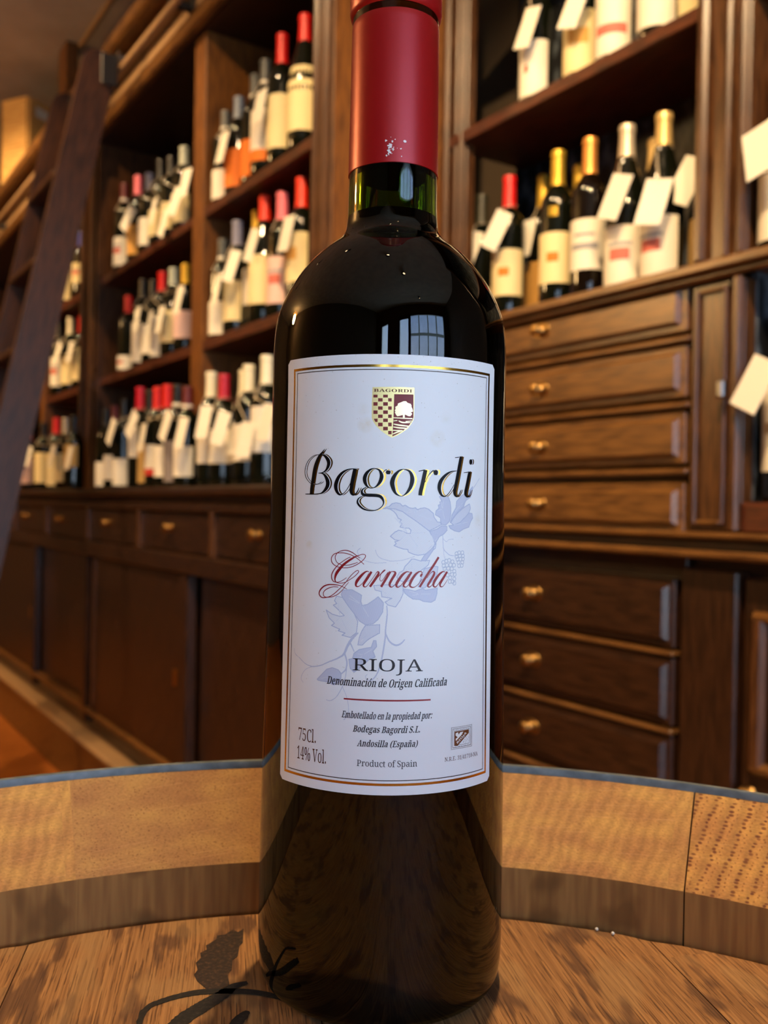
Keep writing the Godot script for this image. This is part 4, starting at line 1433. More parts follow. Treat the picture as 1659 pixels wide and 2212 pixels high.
func build_hero() -> void:
	var o := Node3D.new()
	o.name = "wine_bottle"
	used["wine_bottle"] = 0
	o.position = HERO
	add_child(o)
	tag(o, "tall dark wine bottle with red capsule and large white label standing on the barrel", "bottle")
	var out_p := pairs([0, 0.0, 0.0325, 0.0, 0.0352, 0.0006, 0.0372, 0.0022, 0.0382, 0.0046, 0.0387, 0.0085, 0.0389, 0.014, 0.0389, 0.03, 0.0386, 0.07, 0.0380, 0.11, 0.0374, 0.15, 0.0372, 0.178, 0.03715, 0.190, 0.0370, 0.200, 0.0361, 0.208, 0.03404, 0.214, 0.03079, 0.220, 0.02719, 0.225, 0.02242, 0.230, 0.01725, 0.234, 0.01510, 0.237, 0.01455, 0.240, 0.0143, 0.244, 0.0142, 0.250, 0.0139, 0.270, 0.0137, 0.315])
	var curve: Array = out_p.slice(0, 2) + smooth2(out_p.slice(1), 4).slice(1)
	var shell: Array = curve.duplicate()
	var inside := []
	for i in range(curve.size() - 1, -1, -1):
		var p: Vector2 = curve[i]
		inside.append(Vector2(maxf(0.0, p.x - 0.0032), maxf(p.y, 0.004)))
	inside[0].y = 0.315
	shell.append_array(inside)
	var glass := StandardMaterial3D.new()
	glass.albedo_color = Color(0.40, 0.55, 0.12, 0.0)
	glass.roughness = 0.0
	glass.refraction_enabled = true
	glass.refraction_scale = 0.052
	part(o, "glass_body", lathe(shell, 144, 0, TAU, 50.0), glass)
	var wine := []
	wine.append(Vector2(0, 0.0035))
	for p in curve:
		if p.y > 0.0035 and p.y < 0.2415 and p.x > 0.003:
			wine.append(Vector2(p.x - 0.0027, p.y))
	wine.append(Vector2(0.01175, 0.2420))
	wine.append(Vector2(0.0, 0.2418))
	var wm := plain(Color(0.022, 0.006, 0.007), 0.4, 0.0, 0.0)
	var wl := part(o, "wine", lathe(wine, 96, 0, TAU, 50.0), wm)
	wl.set_meta("label", "dark red wine filled up to the neck")
	var foil := plain(Color(0.68, 0.06, 0.07), 0.36, 0.3)
	foil.clearcoat_enabled = true
	foil.clearcoat = 0.35
	foil.clearcoat_roughness = 0.3
	var cp := pairs([0.01405, 0.2550, 0.01440, 0.2551, 0.01440, 0.2556, 0.01410, 0.280, 0.01395, 0.3005, 0.01390, 0.3022, 0.01350, 0.3034, 0.01345, 0.3046, 0.01440, 0.3054, 0.01472, 0.3066, 0.01472, 0.3175, 0.01445, 0.3195, 0.0135, 0.3206, 0.0, 0.3208])
	var cap := part(o, "capsule", lathe(cp, 96, 0, TAU, 40.0), foil)
	cap.set_meta("label", "satin red capsule")
	# scuffed foil near the capsule's lower edge
	var sc := SurfaceTool.new()
	sc.begin(Mesh.PRIMITIVE_TRIANGLES)
	var r := RandomNumberGenerator.new()
	r.seed = 9
	for k in 34:
		var ang := -0.04 + r.randfn(0.0, 0.07)
		var y := 0.2592 + r.randfn(0.0, 0.0012)
		if k > 27:
			ang = r.randf_range(-0.35, 0.25)
			y = r.randf_range(0.2566, 0.2625)
		var rad := 0.0146
		var w := r.randf_range(0.00012, 0.00055)
		var poly := []
		for j in 7:
			var a := TAU * j / 7.0
			var q := w * r.randf_range(0.5, 1.3)
			poly.append(Vector3(rad * sin(ang + q * cos(a) / rad), y + q * sin(a) * 0.8, rad * cos(ang + q * cos(a) / rad)))
		for j in range(1, 6):
			tri(sc, poly[0], poly[j], poly[j + 1], Vector3(sin(ang), 0, cos(ang)))
	part(cap, "scuff", sc.commit(), plain(Color(0.92, 0.88, 0.86), 0.35))
	build_label(o)


func build_label(o: Node3D) -> void:
	label_image = Image.create(tex_w, tex_h, false, Image.FORMAT_RGB8)
	label_image.fill(Color(0.905, 0.910, 0.915))
	var n := FastNoiseLite.new()
	n.seed = 4
	n.frequency = 0.02
	for q in [[-6.9, 22.6, 2.6, 0.30], [14.3, 19.2, 2.8, 0.20], [-24.2, -11.9, 1.5, 0.34], [-7.5, 27.0, 2.2, 0.12], [30.0, -4.0, 2.6, 0.1], [17.0, 25.0, 2.0, 0.08]]:   # stains in the paper
		var c := label_px(q[0], q[1])
		var rad: float = q[2] * tex_w / WIDE
		for y in range(int(c.y - rad), int(c.y + rad)):
			for x in range(int(c.x - rad), int(c.x + rad)):
				var dd := Vector2(x, y).distance_to(c) / rad
				if dd < 1.0 and x >= 0 and x < tex_w and y >= 0 and y < tex_h:
					var share: float = q[3] * (1.0 - dd) * (0.8 + n.get_noise_2d(x, y))
					label_image.set_pixel(x, y, label_image.get_pixel(x, y).lerp(Color(0.80, 0.70, 0.50), clampf(share, 0, 1)))
	var r := RandomNumberGenerator.new()
	r.seed = 77
	for k in 420:
		var p := Vector2(r.randi_range(0, tex_w - 3), int(pow(r.randf(), 1.8) * tex_h * 0.75))
		label_image.fill_rect(Rect2i(int(p.x), int(p.y), r.randi_range(1, 3), r.randi_range(1, 3)), Color(0.70, 0.67, 0.60).lerp(Color(0.88, 0.88, 0.87), r.randf()))
	draw_vine()
	var paper := StandardMaterial3D.new()
	paper.albedo_texture = ImageTexture.create_from_image(label_image)
	paper.texture_repeat = false
	paper.roughness = 0.5
	paper.metallic_specular = 0.4
	# the sheet: 72 mm wide on every row, corners rounded a little
	var st := SurfaceTool.new()
	st.begin(Mesh.PRIMITIVE_TRIANGLES)
	var rows := 40
	var cols := 72
	var half := 36.15
	var grid := []
	for i in rows + 1:
		var h := lerpf(TOP, TOP - HIGH, float(i) / rows)
		if i == 0 or i == rows:
			pass
		var edge := minf(float(i), float(rows - i)) * HIGH / rows
		var short := 0.0
		if edge < 0.01:
			short = 1.2
		var line := []
		for j in cols + 1:
			var rr := hero_radius(h * 0.001)
			var mid := 0.92 + 0.25 * float(i) / rows
			var a := mid + lerpf(-half + short, half - short, float(j) / cols) * UNIT / rr
			var hh := h
			line.append(Vector2(a, hh))
		grid.append(line)
	# a short extra row rounds the corners
	for j in cols + 1:
		grid[1][j].y = TOP - 1.2
		grid[rows - 1][j].y = TOP - HIGH + 1.2
	for i in rows:
		for j in cols:
			var q := [grid[i][j], grid[i][j + 1], grid[i + 1][j + 1], grid[i + 1][j]]
			for z in [0, 1, 2, 0, 2, 3]:
				var p := on_glass(q[z].x, q[z].y, 0.035)
				st.set_normal(Vector3(p.x, 0, p.z).normalized())
				st.set_uv(Vector2((q[z].x - LEFT) / WIDE, (TOP - q[z].y) / HIGH))
				st.add_vertex(p)
	var lab := part(o, "paper_label", st.commit(), paper)
	lab.set_meta("label", "large white paper label with gold border, crest and vine print")
	draw_strokes()
	draw_crest()
	# borders: a broad gold line and a fine dark one
	for q in [["border_gold", -31.75, 34.15, 39.2, -78.5, 0.72], ["border_fine", -30.35, 32.80, 38.15, -77.35, 0.24]]:
		var w: float = q[5]
		for y in [q[3], q[4]]:
			var pts := []
			for k in 41:
				pts.append(Vector3(lerpf(q[1] - w / 2 - (0.45 if y > 0 else 0.0), q[2] + w / 2 + (0.3 if y > 0 else 0.0), k / 40.0), y, w))
			ink_ribbon(q[0], pts, 0.06, Vector2.ZERO, false)
		for sgn in [0, 1]:
			var pts := []
			for k in 41:
				var f := k / 40.0
				pts.append(Vector3((q[1] - 0.45 * (1 - f)) if sgn == 0 else (q[2] + 0.3 * (1 - f)), lerpf(q[3], q[4], f), w))
			ink_ribbon(q[0], pts, 0.06, Vector2.ZERO, false)
	words("crest_letters", "BAGORDI", "Droid Serif", 700, -4.55, 6.45, 31.83, 0.86, 0.0, 0.0, 0.10)
	words("letters_black", "RIOJA", "Droid Serif", 400, -9.0, 10.8, -46.72, 3.40)
	words("letters_black", "Denominación de Origen Calificada", "Droid Serif", 700, -16.8, 18.7, -51.15, 2.22, 0.22)
	words("letters_black", "Embotellado en la propiedad por:", "Droid Serif", 700, -12.0, 14.0, -60.2, 1.9, 0.22)
	words("letters_black", "Bodegas Bagordi S.L.", "Droid Serif", 700, -8.65, 10.6, -63.98, 1.86, 0.22)
	words("letters_black", "Andosilla (España)", "Droid Serif", 700, -7.35, 9.85, -67.95, 1.8, 0.22)
	words("letters_black", "Product of Spain", "Droid Serif", 400, -7.25, 9.5, -73.5, 1.75)
	words("letters_brown", "75Cl.", "Droid Serif", 400, -26.3, -19.9, -68.5, 3.6)
	words("letters_brown", "14% Vol.", "Droid Serif", 400, -26.6, -16.4, -73.9, 3.7)
	words("letters_brown", "N.R.E. 31/41718-NA", "Droid Serif", 400, 17.9, 30.3, -72.85, 1.15)
	ink_ribbon("script_red", [Vector3(-11.46, -54.9, 0.42), Vector3(0.8, -54.9, 0.46), Vector3(13.27, -54.9, 0.42)], 0.08, Vector2.ZERO, false)
	# the regulator's seal: a perforated stamp
	var box := Rect2(20.05, -69.65, 7.6, 6.2)
	for k in 26:
		var f := k / 25.0
		for q in [Vector2(lerpf(box.position.x, box.end.x, f), box.end.y), Vector2(lerpf(box.position.x, box.end.x, f), box.position.y), Vector2(box.position.x, lerpf(box.position.y, box.end.y, f)), Vector2(box.end.x, lerpf(box.position.y, box.end.y, f))]:
			ink_ribbon("stamp_line", [Vector3(q.x - 0.09, q.y - 0.05, 0.15), Vector3(q.x + 0.09, q.y + 0.05, 0.15)], 0.08, Vector2.ZERO, false)
	for e in [[0.42, 0.07], [1.0, 0.06]]:
		var b := box.grow(-e[0])
		for s in [[b.position, Vector2(b.end.x, b.position.y)], [Vector2(b.end.x, b.position.y), b.end], [b.end, Vector2(b.position.x, b.end.y)], [Vector2(b.position.x, b.end.y), b.position]]:
			ink_ribbon("stamp_line", [Vector3(s[0].x, s[0].y, e[1] * 1.6), Vector3(s[1].x, s[1].y, e[1] * 1.6)], 0.08, Vector2.ZERO, false)
	shape("stamp", "seal", [21.15, -64.65, 26.45, -64.65, 26.45, -65.7, 24.8, -66.85, 22.9, -68.35, 22.2, -68.9, 21.15, -68.75])
	shape("stamp_light", "leaf", [21.5, -65.15, 22.35, -64.95, 22.55, -65.7, 23.1, -65.05, 24.3, -65.0, 23.7, -65.85, 22.6, -66.65, 21.6, -67.4, 21.5, -66.75, 22.2, -66.4, 21.45, -65.75])
	words("stamp_paper", "RIOJA", "Droid Sans", 700, 22.2, 26.5, -68.25, 0.62, 0.0, 0.655, 0.11)
	for k in 26:
		var p := Vector2(r.randf_range(24.0, 26.4), r.randf_range(-68.4, -66.6))
		ink_ribbon("stamp_line", [Vector3(p.x, p.y, 0.1), Vector3(p.x + 0.12, p.y + 0.03, 0.1)], 0.09, Vector2.ZERO, false)
	for k in 9:
		for y in [-64.2, -69.1]:
			var x := 20.9 + k * 0.72 + r.randf_range(-0.2, 0.2)
			ink_ribbon("stamp_line", [Vector3(x, y, 0.2), Vector3(x + 0.16, y + 0.02, 0.2)], 0.09, Vector2.ZERO, false)
	var gold := plain(Color(0.80, 0.62, 0.28), 0.22, 1.0)
	var looks := {
		"title_black": plain(Color(0.035, 0.032, 0.045), 0.45, 0.0, 0.3), "title_gold": gold, "title_paper": plain(Color(0.93, 0.93, 0.93), 0.5), "script_red": plain(Color(0.55, 0.04, 0.08), 0.5), "crest_shield": plain(Color(0.92, 0.84, 0.58), 0.38, 0.55),
		"crest_field": plain(Color(0.46, 0.05, 0.08), 0.5), "crest_tree": plain(Color(0.92, 0.86, 0.66), 0.35, 0.6), "crest_letters": plain(Color(0.36, 0.10, 0.05), 0.5), "letters_black": plain(Color(0.045, 0.045, 0.08), 0.5), "letters_brown": plain(Color(0.33, 0.17, 0.06), 0.35, 0.4),
		"border_gold": gold, "border_fine": plain(Color(0.22, 0.17, 0.13), 0.35, 0.4), "stamp_brown": plain(Color(0.42, 0.22, 0.05), 0.45), "stamp_paper": plain(Color(0.92, 0.92, 0.91), 0.5), "stamp_line": plain(Color(0.35, 0.24, 0.18), 0.5),
	}
	var called := {"title_black": "title_lettering", "title_gold": "title_gold_shadow", "title_paper": "title_highlight", "script_red": "red_script", "crest_shield": "crest_shield", "crest_field": "crest_chequer", "crest_tree": "crest_tree", "crest_letters": "crest_lettering", "letters_black": "black_lettering", "letters_brown": "bronze_lettering", "border_gold": "gold_border", "border_fine": "fine_border", "stamp_brown": "seal_print", "stamp_paper": "seal_lettering", "stamp_line": "seal_outline"}
	for k in ink:
		part(lab, called[k], ink[k].commit(), looks[k])


func draw_brand() -> void:
	burn_line([-66.7,-259.9,0.92,-68,-266.7,1.05,-67.5,-272.1,1.18,-64.4,-275.8,1.41,-59.1,-279.3,1.53,-53.5,-281.5,1.75,-45.9,-282.2,1.86,-38.1,-282,1.74,-31.8,-280.3,1.51,-27.4,-278,1.28,-22,-274.5,1.05])
	burn_line([-58.3,-258.5,2.53,-56.7,-264,3.09,-54.4,-268.9,3.25,-50.6,-274.4,3.2,-46.6,-280.2,2.71,-43.8,-285.2,1.98,-40,-287.6,1.11])
	burn_line([-40.8,-260.7,2.01,-39.7,-265.9,2.26,-38.3,-269.4,1.87,-37.8,-271.4,0.84])
	burn_patch([-50.6,-323.4,-48.5,-321.6,-46.9,-324.2,-45.6,-313.7,-46.3,-311.3,-45.8,-304.3,-47.1,-302,-46.3,-295.5,-47.1,-292.3,-45.5,-286.2,-47.3,-284.1,-51.7,-283,-55.8,-287.8,-57.7,-291.9,-57.2,-295.1,-58.7,-299.4,-57.7,-302.8,-58.6,-306.1,-56.9,-308.5,-57.7,-311.4,-55.1,-315.8,-55.1,-318.8,-52.6,-319.6])


func draw_vine() -> void:
	leaf_print(1, [-1.36,-1.08,0.46,-0.41,1.35,0.42,2.45,0.67,3.55,0.46,4.3,-0.25,5.03,0.03,6.16,-0.67,7.28,-0.84,8.03,-0.64,8.61,-1.18,9.55,-0.8,10.7,-0.6,11.88,-0.94,13.48,-2.19,13.7,-3.28,14.73,-4.55,15.55,-4.63,16.08,-5.27,14.34,-6.2,12.16,-7.12,11.17,-6.4,8.09,-4.27,5.82,-2.85,4.33,-1.79,2.29,-1.1,0.47,-0.95])
	leaf_print(0, [-0.26,-0.97,2.29,-1.1,4.33,-1.79,5.82,-2.85,8.09,-4.27,11.17,-6.4,12.16,-7.12,13.36,-7.66,14.78,-8.38,14.18,-9.48,14.4,-10.75,14.22,-12.03,13.23,-12.76,11.86,-13.49,10.51,-13.85,8.99,-14.04,7.86,-13.86,6.17,-13.15,5.97,-12.43,4.87,-12.35,3.39,-11.92,2.02,-11.4,2.64,-10.85,2.27,-10.31,3.54,-9.93,2.26,-9.77,0.97,-8.8,2.22,-7.61,3.31,-7.05,4.78,-7.39,5.72,-7.92,6.64,-7.9,6.82,-7,6.25,-6.46,4.77,-6.39,3.66,-6.14,4.2,-5.23,3.55,-4.69,4,-4.15,3.07,-3.62,2.5,-2.54,1.76,-1.74,0.84,-1.22])
	leaf_print(2, [15.34,2.67,16.09,1.31,15.47,1.12,15.58,0.39,14.97,0.2,15.19,-0.71,14.28,-1.45,14.09,-2.55,14.91,-2.91,15.74,-3.44,15.75,-4.36,16.18,-5.27,17.45,-5.44,18.73,-4.33,19.15,-2.49,19.13,-0.65,18.88,1.18,18.19,2.64,16.69,2.97])
	leaf_print(2, [19.59,-2.49,20.93,-0.45,21.13,1.4,22.99,3.1,25.99,4.65,27.32,5.81,26.57,2.8,24.5,1.65,23.79,-0.04,21.87,-1.36,20.05,-3.22,18.96,-4.7])
	leaf_print(1, [19.18,-4.7,20.73,-2.66,22.35,-1.35,24.04,-0.22,26.07,0.74,26.5,-0.56,25.85,-1.87,24.32,-3.19,22.39,-4.68,20.08,-5.43])
	leaf_print(2, [20.08,-5.43,22.39,-4.68,24.32,-3.19,25.85,-1.87,27.19,-2.05,27.48,-3.36,26.67,-4.3,25.89,-5.97,23.86,-6.53,22.18,-7.36,20.55,-7.09,18.98,-6.35,18.53,-5.62])
	leaf_print(2, [12.36,-7.3,14.75,-6.56,16.18,-5.63,17.88,-5.81,17.9,-6.91,16.84,-8.01,15.4,-8.74,14,-10.94,13.43,-12.76,12.07,-14.58,11.31,-15.67,9.96,-15.48,10.9,-14.03,12.83,-12.39,14.2,-10.94,13.38,-9.12])
	leaf_print(0, [7.13,-15.13,7.87,-15.13,9.77,-15.67,12.47,-15.49,12.1,-16.76,10.95,-17.66,9.43,-18.75,7.59,-20.74,5.38,-21.65,3.55,-21.12,2.98,-20.23,3.69,-18.96,4.78,-18.41,5.31,-17.14,6.22,-16.23])
	leaf_print(1, [10.95,-17.84,14.08,-17.13,15.1,-17.32,14.92,-18.96,14.13,-20.78,11.03,-23.29,9.12,-22.91,9.84,-20.74])
	leaf_print(2, [4.88,-23.54,6.55,-23.78,8.24,-24.16,10.46,-23.41,11.27,-23.93,14.97,-23.35,14.85,-24.99,14.32,-26.76,13.08,-27.36,10.78,-27.08,9.71,-26.56,7.75,-26.42,6.32,-25.54,5.29,-24.66])
	leaf_print(0, [-3.51,-22.72,-3.06,-23.98,-1.35,-24.36,-1.11,-25.84,1.65,-26.21,-0.23,-27.3,0.63,-28.13,2.76,-28.63,4,-26.82,4.83,-24.91,4.8,-22.79,0.95,-22.41])
	leaf_print(2, [-12.48,-24.32,-9.78,-24.09,-7.99,-24.98,-6.89,-25.58,-7.07,-27.28,-6.61,-28.54,-5.11,-28.06,-3.22,-26.73,-2.17,-25.86,-0.65,-27.52,-0.82,-30.06,-2.05,-32.21,-3.51,-33.52,-5.64,-33.8,-7.38,-32.81,-8.96,-30.76,-10.56,-28.92,-12.19,-26.86,-12.91,-25.62])
	leaf_print(0, [-14.29,-26.12,-12.43,-26.45,-10.56,-28.92,-8.96,-30.76,-7.81,-33.04,-8.18,-36.24,-9.91,-37.6,-12.39,-37.11,-11.5,-36.42,-13.57,-35.91,-13.12,-35.45,-15.73,-34.55,-14.79,-33.85,-16.51,-32.46,-17.55,-30.28,-15.57,-31.33,-13.21,-31.83,-11.84,-31.54,-13.72,-29.94,-15.29,-28.74,-14.23,-28.25,-14.96,-27.44])
	leaf_print(1, [-5.63,-34.01,-1.6,-33.68,-1.55,-36,-3.86,-37.34,-5.12,-38.23,-6.38,-39.55,-7.67,-39.61,-7.28,-37.47,-6.67,-35.75])
	leaf_print(2, [-8.71,-42,-7.21,-40.86,-5.08,-40.34,-3.8,-40.09,-3.21,-38.16,-2.57,-38.15,-2.33,-39.83,-3.36,-41.13,-2.69,-42.8,-4.58,-43.71,-7.1,-46.15,-8.59,-47.3,-9.71,-46.3,-10.21,-43.78,-9.11,-43.51])
	leaf_print(2, [-19.99,-50.3,-18.02,-48.26,-16.83,-47.08,-15.16,-46.5,-13.29,-46.98,-12.35,-47.98,-12.52,-50.12,-14.56,-51.36,-16.48,-50.69,-17.95,-50.62,-19.46,-50.57])
	vine_line([16.53,-8.38,0.22,16.66,-10.39,0.22,16.9,-12.22,0.22,18.19,-13.51,0.22,19.29,-14.07,0.22,20.98,-14.18,0.18])
	vine_line([16.9,-12.4,0.16,17.03,-14.05,0.16,17.58,-15.52,0.16])
	vine_line([16.65,-9.29,0.13,17.72,-10.12,0.16,18.58,-9.57,0.17,20.13,-9.39,0.13])
	vine_line([30.25,8.32,0.13,28.74,6.56,0.2,27.3,5.05,0.29,25.04,2.25,0.49,23.55,0.61,0.64])
	vine_line([-7.74,-36.22,0.42,-9.46,-38,0.76,-10.74,-40.2,0.76,-11.59,-42.17,0.64,-12.92,-43.33,0.47,-16.16,-44.87,0.34,-19.09,-46.22,0.3,-21.96,-46.74,0.3,-24.5,-46.17,0.22,-26.96,-44.72,0.2,-28.61,-43.82,0.2,-29.07,-42.45,0.18])
	vine_line([-21.95,-46.85,0.19,-24.15,-47.87,0.19,-25.55,-49.57,0.2,-25.8,-50.91,0.2,-25.02,-51.68,0.17])
	vine_line([-11.47,-42.16,0.47,-10.75,-44.46,0.47,-11.03,-46.6,0.42,-12.35,-47.98,0.38])
	vine_line([-10.81,-46.38,0.3,-11.09,-48.95,0.25,-11.81,-51.34,0.25,-13.56,-54.47,0.21,-15.39,-55.82,0.21,-16.7,-55.74,0.19])
	vine_line([-11.8,-51.77,0.19,-10.63,-54.23,0.19,-10.02,-56.73,0.19,-10.07,-59.28,0.19,-11.25,-60.87,0.21])
	vine_line([-9.76,-39.3,0.42,-8.72,-41.36,0.3])
	vine_line([0.31,-28.35,0.34,0.46,-30.67,0.38,0.11,-34.7,0.42,0.05,-37.03,0.47,-0.42,-40.63,0.46,-0.99,-44.03,0.42,-1.98,-47.22,0.38,-3.42,-49.17,0.3,-4.9,-49.23,0.21,-5.24,-48.18,0.19,-4.82,-47.74,0.19])
	vine_line([0.14,-36.18,0.42,1.23,-38.28,0.47,2.94,-39.32,0.51,4.41,-38.89,0.47,5.46,-37.83,0.34])
	vine_line([-7.58,-12.35,0.2,-8.34,-13,0.2,-7.99,-14.12,0.18,-6.99,-15.35,0.18,-5.44,-15.94,0.18,-3.39,-16.33,0.18,-0.11,-16.2,0.18])
	vine_line([-3.15,-12.74,0.2,-2.68,-13.99,0.18,-1.65,-14.97,0.18,0.38,-15.56,0.15,1.14,-15.73,0.15,2.66,-15.65,0.15,4.43,-15.44,0.15,6.41,-14.86,0.15,7.95,-14.34,0.15])
	grapes([16.84,-16.06,17.79,-15.71,18.76,-15.53,19.87,-15.92,16.96,-17.07,18.02,-16.9,19.22,-16.83,20.44,-16.94,17.29,-17.9,18.46,-17.82,19.67,-17.94,20.58,-18.69,18.8,-18.84,19.8,-19.59,20.7,-19.61,18.27,-19.75,19.15,-20.5,20.6,-20.9,19.05,-21.6,20.05,-21.62,20.62,-22.1,21.32,-13.64,22.25,-13.37,23.45,-13.39,21.33,-14.47,22.5,-14.3,23.71,-14.32,21.69,-15.3,22.75,-15.23,23.72,-15.25,22.05,-16.14,23.48,-16.17,22.29,-17.16,23.25,-17.09])


func draw_strokes() -> void:
	pen("bag", "B_stem", [-19.28,15.75,0.1,-20.17,14.77,0.45,-21.23,13.66,0.74,-22,12.22,0.96,-22.62,10.62,1.06,-23.05,8.85,1.06,-23.41,6.59,1.06,-23.78,4.66,1,-23.95,2.85,0.94])
	pen("bag", "B_foot", [-26.1,2.79,0.23,-24.05,2.8,0.29,-21.55,2.82,0.26,-20.36,3.07,0.22])
	pen("bag", "B_loop", [-21.24,14.11,0.16,-22.67,14.03,0.16,-24.14,13.38,0.19,-25.43,12.27,0.23,-26.25,10.82,0.26,-26.52,9.2,0.23,-26.21,7.9,0.23,-25.27,6.76,0.19,-24.14,5.95,0.19,-22.86,5.63,0.19,-21.63,5.66,0.19,-20.63,6.03,0.19,-20.21,6.36,0.13])
	pen("bag", "B_top", [-20.35,14.21,0.22,-19.27,13.8,0.64,-18.29,12.83,1.05,-17.86,11.87,1.15,-18.05,10.75,0.96,-18.78,9.64,0.58,-19.92,9,0.29,-21.31,8.84,0.16])
	pen("bag", "B_low", [-21.31,8.84,0.16,-19.92,8.76,0.35,-18.93,8.04,0.8,-18.18,6.76,1.18,-18.02,5.65,1.24,-18.47,4.53,1.05,-19.4,3.56,0.67,-20.56,2.99,0.32,-22.57,2.81,0.16])
	pen("bag", "a_bowl", [-9.12,9.98,0.16,-10.28,10.1,0.22,-11.8,9.84,0.38,-13.33,9.01,0.7,-14.53,7.73,0.98,-15.29,5.98,1.18,-15.35,4.71,1.11,-14.97,3.6,0.86,-14.24,2.82,0.57,-13.37,2.83,0.29,-12.35,3.63,0.19,-11.36,5.07,0.19,-10.87,6.02,0.19])
	pen("bag", "a_stem", [-9.65,10.06,0.95,-9.92,8.56,1.04,-10.3,6.66,1.04,-10.59,4.76,1.01,-10.66,3.81,0.92,-10.39,3.03,0.73,-9.8,2.72,0.44,-9.14,3.12,0.35,-8.66,3.84,0.32,-8.27,4.71,0.16])
	pen("bag", "g_ring", [-3.92,10.27,0.19,-5.04,9.95,0.47,-6.15,8.91,0.88,-6.69,7.64,1.1,-6.59,6.39,0.98,-6,5.29,0.57,-5.1,4.76,0.25,-3.98,4.85,0.25,-3.03,5.5,0.53,-2.26,6.61,0.91,-1.88,7.87,1.07,-2.06,8.97,0.82,-2.72,9.9,0.44,-3.92,10.27,0.19])
	pen("bag", "g_ear", [-1.43,9.13,0.16,-1.04,9.69,0.19,-0.41,9.97,0.28])
	pen("bag", "g_ball", [-0.01,9.76,0.63,-0.01,9.55,1.26,0,9.08,1.32,0.01,8.66,0.78])
	pen("bag", "g_tail", [-6.23,4.9,0.22,-7.2,4.33,0.38,-7.47,3.54,0.69,-7,2.84,0.79,-5.71,2.7,0.88,-4.1,2.68,0.88,-2.5,2.52,0.85,-1.69,1.98,0.75,-1.2,0.97,0.44,-1.34,0.03,0.25,-2.12,-0.85,0.22,-3.38,-1.5,0.22,-5.14,-1.61,0.31,-6.92,-1.17,0.47,-8.25,-0.1,0.57,-8.68,0.84,0.5,-8.29,1.79,0.32,-7.16,2.44,0.16])
	pen("bag", "o_ring", [4.31,10.19,0.16,3.03,9.69,0.53,1.78,8.25,1,1.18,6.51,1.26,1.45,4.94,1.1,2.19,3.39,0.63,3.48,2.63,0.19,4.44,2.8,0.22,5.55,3.77,0.63,6.49,5.36,1.01,6.91,7.26,1.2,6.59,8.82,0.88,5.76,9.83,0.5,4.31,10.19,0.16])
	pen("bag", "r_foot", [8.79,9.74,0.22,9.86,9.98,0.25,10.53,10.09,0.25])
	pen("bag", "r_stem", [10.79,10.16,1.14,10.4,8.29,1.17,9.93,6.06,1.17,9.47,4.16,1.17,9.32,2.9,1.14])
	pen("bag", "r_arm", [10.76,6.72,0.13,11.58,8.47,0.16,12.59,9.61,0.22,13.27,10.1,0.35])
	pen("bag", "r_ball", [13.88,10.22,0.63,13.89,9.96,1.33,13.95,9.25,1.33,13.96,8.78,0.79])
	pen("bag", "d_bowl", [20.88,10.19,0.16,19.5,10.06,0.26,17.98,9.45,0.57,16.52,8.29,0.89,15.45,6.83,1.14,15.12,5.24,1.14,15.42,3.97,0.89,16.06,3.03,0.57,17.17,2.82,0.29,18.28,3.72,0.22,19.4,5.18,0.19,19.97,6.15,0.16])
	pen("bag", "d_foot", [20.31,13.97,0.19,21.62,14.15,0.22])
	pen("bag", "d_stem", [22.44,14.35,1,21.96,12.15,1.03,21.49,9.89,1.06,21.03,7.63,1.06,20.47,5.37,1.06,20.24,4.08,0.96,20.51,3.2,0.7,21.22,2.82,0.39,21.92,3.47,0.29,22.42,4.29,0.26,22.72,4.81,0.13])
	pen("bag", "i_foot", [23.58,9.77,0.19,25.11,9.98,0.23])
	pen("bag", "i_stem", [25.79,10.12,0.97,25.27,7.92,1.04,24.75,5.8,1.03,24.34,4.33,1,24.4,3.36,0.81,25.14,2.81,0.42,25.93,3.4,0.29,26.59,4.79,0.13])
	pen("bag", "i_dot", [26.29,13.76,0.49,26.29,13.47,1.13,26.27,12.57,1.13,26.27,12.2,0.49])
	pen("gar", "G_a", [-7.65,-15.06,0.18,-8.71,-14.33,0.2,-9.91,-13.55,0.23,-11.26,-13.08,0.23,-12.34,-13.02,0.23,-13.43,-13.28,0.2,-14.39,-13.82,0.2,-15,-14.73,0.2,-14.98,-15.62,0.2,-14.46,-16.49,0.2,-13.62,-16.96,0.18,-12.51,-17.24,0.18,-11.16,-17.19,0.18,-9.7,-16.82,0.18,-8.27,-16.3,0.15])
